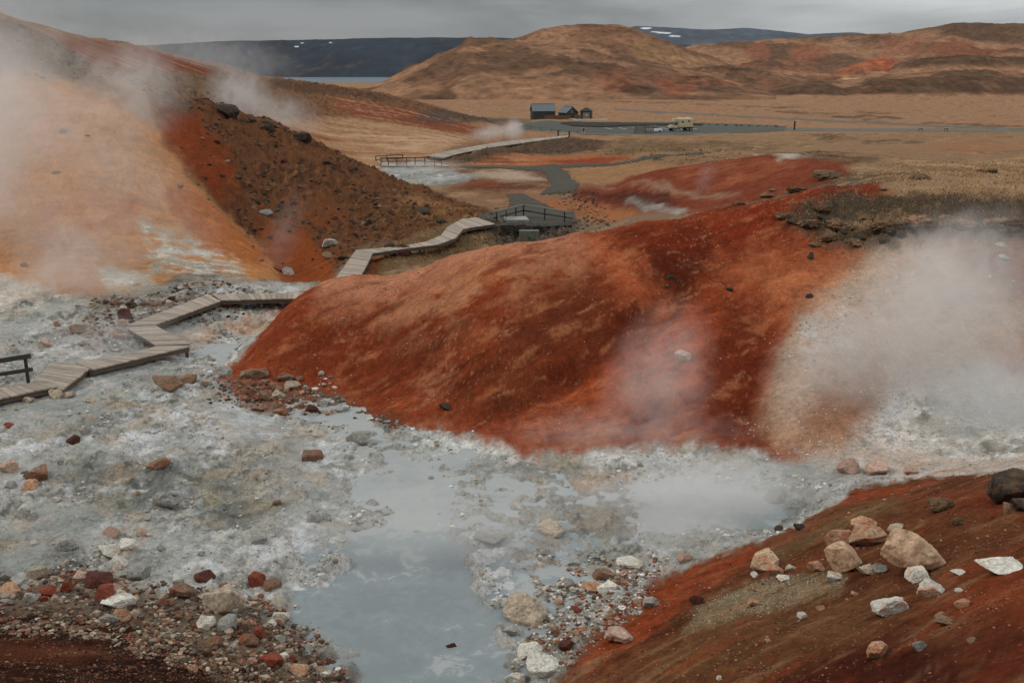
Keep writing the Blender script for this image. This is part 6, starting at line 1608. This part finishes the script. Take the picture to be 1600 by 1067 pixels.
rg_ = region([(600, 320), (740, 325), (800, 345), (700, 350), (640, 372), (560, 384)], ymin=48, ymax=86) + region([(580, 388), (700, 356), (880, 356), (880, 365), (700, 398), (600, 420)], ymin=40, ymax=70)
grass("dry tufts of grass on the ridge foot beside the boardwalk", rg_ * (.05 + cl1 * cl2), 4500, .05, .16, [(150, 118, 80), (126, 98, 66), (104, 84, 58)], 33, lean=.8)
grass("thin dead grass among the gravel at the bottom left", region([(330, 1000), (450, 1000), (560, 1075), (330, 1075)]) * cl1, 2500, .05, .13, STRAW + [(140, 130, 110)], 34, width=.003, lean=.95)
grass("rough grass edging the valley paths", region([(905, 285), (1010, 250), (1340, 255), (1330, 245), (960, 232), (900, 250), (735, 245), (740, 300), (800, 300)], ymin=60) * KG * cl1 * cl2 * (1 - path_m), 3000, .06, .2, [(150, 118, 80), (126, 98, 66), (104, 84, 58)], 35, lean=.8)
for o_ in CLUMPS:       # shaggy blades over every clump
    r = np.random.RandomState(int(o_.location.x * 100) % 9999 + 5); vs_ = np.empty(len(o_.data.vertices) * 3); o_.data.vertices.foreach_get("co", vs_); vs_ = vs_.reshape(-1, 3)
    up = vs_[vs_[:, 2] > -.25]; k = r.choice(len(up), 260); B = up[k]
    L = r.uniform(.06, .18, 260); th = np.arctan2(B[:, 1], B[:, 0])
    g = blades("grass_blades", None, B, L, DIM + [(128, 108, 78)], r, .012, .95, parent=o_)

# ------------------------------------------------------------------ steam
def steam_mat(name, dens, nscale, lo, hi, off, grad=0.0):
    m = bpy.data.materials.new(name); m.use_nodes = True; t = m.node_tree; t.nodes.clear()
    o = N(t, "ShaderNodeOutputMaterial"); pv_ = N(t, "ShaderNodeVolumePrincipled")
    pv_.inputs["Color"].default_value = (1.0, .99, .975, 1); pv_.inputs["Anisotropy"].default_value = 0.0
    P = N(t, "ShaderNodeTexCoord").outputs["Object"]
    ln = N(t, "ShaderNodeVectorMath", operation='LENGTH'); t.links.new(P, ln.inputs[0])
    wp_ = N(t, "ShaderNodeNewGeometry").outputs["Position"]
    mpn = N(t, "ShaderNodeMapping"); mpn.inputs["Location"].default_value = off; t.links.new(wp_, mpn.inputs[0])
    n = noise_node(t, nscale, 6, .60, mpn.outputs[0], 1.4)
    # density fades smoothly to nothing at the rim and is torn by the noise
    q = math_(t, 'SUBTRACT', 1.0, math_(t, 'MULTIPLY', ln.outputs["Value"], ln.outputs["Value"]))
    q = math_(t, 'POWER', math_(t, 'MAXIMUM', q, 0.0), 1.6)
    nn = N(t, "ShaderNodeMapRange", interpolation_type='SMOOTHSTEP'); nn.inputs[1].default_value = lo; nn.inputs[2].default_value = hi
    t.links.new(math_(t, 'MULTIPLY_ADD', q, .10, n.outputs[0]), nn.inputs[0])
    d_ = math_(t, 'MULTIPLY', q, math_(t, 'MULTIPLY', nn.outputs[0], dens))
    t.links.new(d_, pv_.inputs["Density"]); t.links.new(pv_.outputs[0], o.inputs["Volume"])
    m.cycles.volume_step_rate = .6
    return m
SV, SF = ico(3)
STEAM_MESH = np_mesh("steam", SV, SF)
STEAM_MESH.materials.append(None)
STEAM_K = .44
def steam(label, u, v, Y, ru, rv, depth, ang, tau, lo=.40, hi=.64, ns=None):
    k = Y / FPX * 1.0
    o = bpy.data.objects.new("steam", STEAM_MESH); COL.objects.link(o)
    o.location = at(u, v, Y); o.rotation_euler = (0, math.radians(ang), 0); o.scale = (ru * k * 1.3, depth * 1.3, rv * k * 1.3)
    size = min(ru, rv) * k
    m = steam_mat("steam", STEAM_K * tau / depth * 1.35, ns or 1.7 / size, lo, hi, (random.uniform(0, 50), random.uniform(0, 50), random.uniform(0, 50)))
    o.material_slots[0].link = 'OBJECT'; o.material_slots[0].material = m
    tag(o, label, None, None, "stuff"); return o
steam("broad white steam drifting up the orange hillside", -30, 300, 50, 180, 260, 4, 14, .7)
steam("dense steam at the left edge of the orange hillside", -30, 230, 48, 110, 230, 3, 8, .9)
steam("steam rising near the foot of the orange hillside", 110, 440, 43, 100, 130, 2.4, 24, 1.2)
steam("thin steam trailing up to the hilltop", 20, 110, 58, 130, 100, 5, -30, .8)
steam("steam plume above the crest of the orange hillside", 205, 138, 64, 80, 80, 3, 25, 1.2)
steam("thin mist over the middle of the orange hillside", 210, 330, 49, 150, 90, 2.4, 38, .55)
steam("mist along the upper rim of the orange hillside", 120, 200, 56, 170, 60, 3, 32, .7)
steam("white plume rising behind the dark ridge", 375, 150, 100, 50, 40, 4, 25, 1.5)
steam("white wisps trailing behind the dark ridge", 440, 180, 112, 60, 34, 4, 12, .9)
steam("pale mist in front of the far plateau", 320, 88, 135, 130, 40, 10, 8, .8)
steam("thin steam by the near end of the boardwalk", 150, 545, 35, 130, 50, 1.6, -12, .6)
steam("thin steam behind the railing", 40, 590, 34, 110, 40, 1.2, -8, .5)
steam("small steam wisp at the foot of the dark ridge", 440, 372, 56, 30, 85, 1.0, 24, .22, .42)
steam("large steam cloud over the pale slope on the right", 1430, 540, 28.8, 230, 130, 2.2, -30, 1.5, .36, .62)
steam("dense steam at the foot of the pale slope", 1560, 640, 26.5, 180, 100, 1.7, -8, 1.6, .32, .62)
steam("steam rolling up to the mossy bank", 1480, 420, 32, 130, 90, 1.8, -25, 1.2)
steam("thin steam over the left part of the pale slope", 1310, 600, 27.2, 110, 110, 1.2, -35, .6)
steam("steam plume standing before the red mound", 1025, 620, 27.3, 85, 150, .9, 12, .8, .30)
steam("steam haze along the foot of the red mound", 980, 690, 25.4, 210, 60, .9, 0, .6)
steam("low steam over the hot pool right of the centre", 1090, 785, 21.4, 190, 70, 1.0, -6, 2.4, .25)
steam("thin steam at the misty foot of the right slope", 1040, 850, 19.8, 150, 60, .8, -20, 1.1, .25)
steam("faint mist over the head of the milky pool", 690, 850, 19.2, 210, 110, .8, 0, .7, .2)
steam("wispy steam over the distant pond under the footbridge", 655, 268, 101, 75, 18, 2, -4, .9)
steam("small white steam jet near the car park", 803, 202, 165, 16, 17, 2.0, 40, 1.6)
steam("small steam patch left of the white jet", 765, 208, 160, 36, 12, 2.0, -10, 1.2)
steam("tiny steam wisp on the red hill behind the mound", 1102, 280, 66, 16, 36, .8, 16, .22, .42)

# ------------------------------------------------------------------ air
hz = MB(); hz.hexa([(-11000, -60, -60), (11000, -60, -60), (11000, 12500, -60), (-11000, 12500, -60), (-11000, -60, 480), (11000, -60, 480), (11000, 12500, 480), (-11000, 12500, 480)])
hm = bpy.data.materials.new("haze"); hm.use_nodes = True; t = hm.node_tree; t.nodes.clear()
o_ = N(t, "ShaderNodeOutputMaterial"); pv_ = N(t, "ShaderNodeVolumePrincipled"); pv_.inputs["Color"].default_value = (.86, .92, 1.0, 1); pv_.inputs["Density"].default_value = 1.9e-5; pv_.inputs["Anisotropy"].default_value = .3
t.links.new(pv_.outputs[0], o_.inputs["Volume"])
o = hz.build("haze", hm); tag(o, "thin grey blue air over the valley", None, None, "stuff")
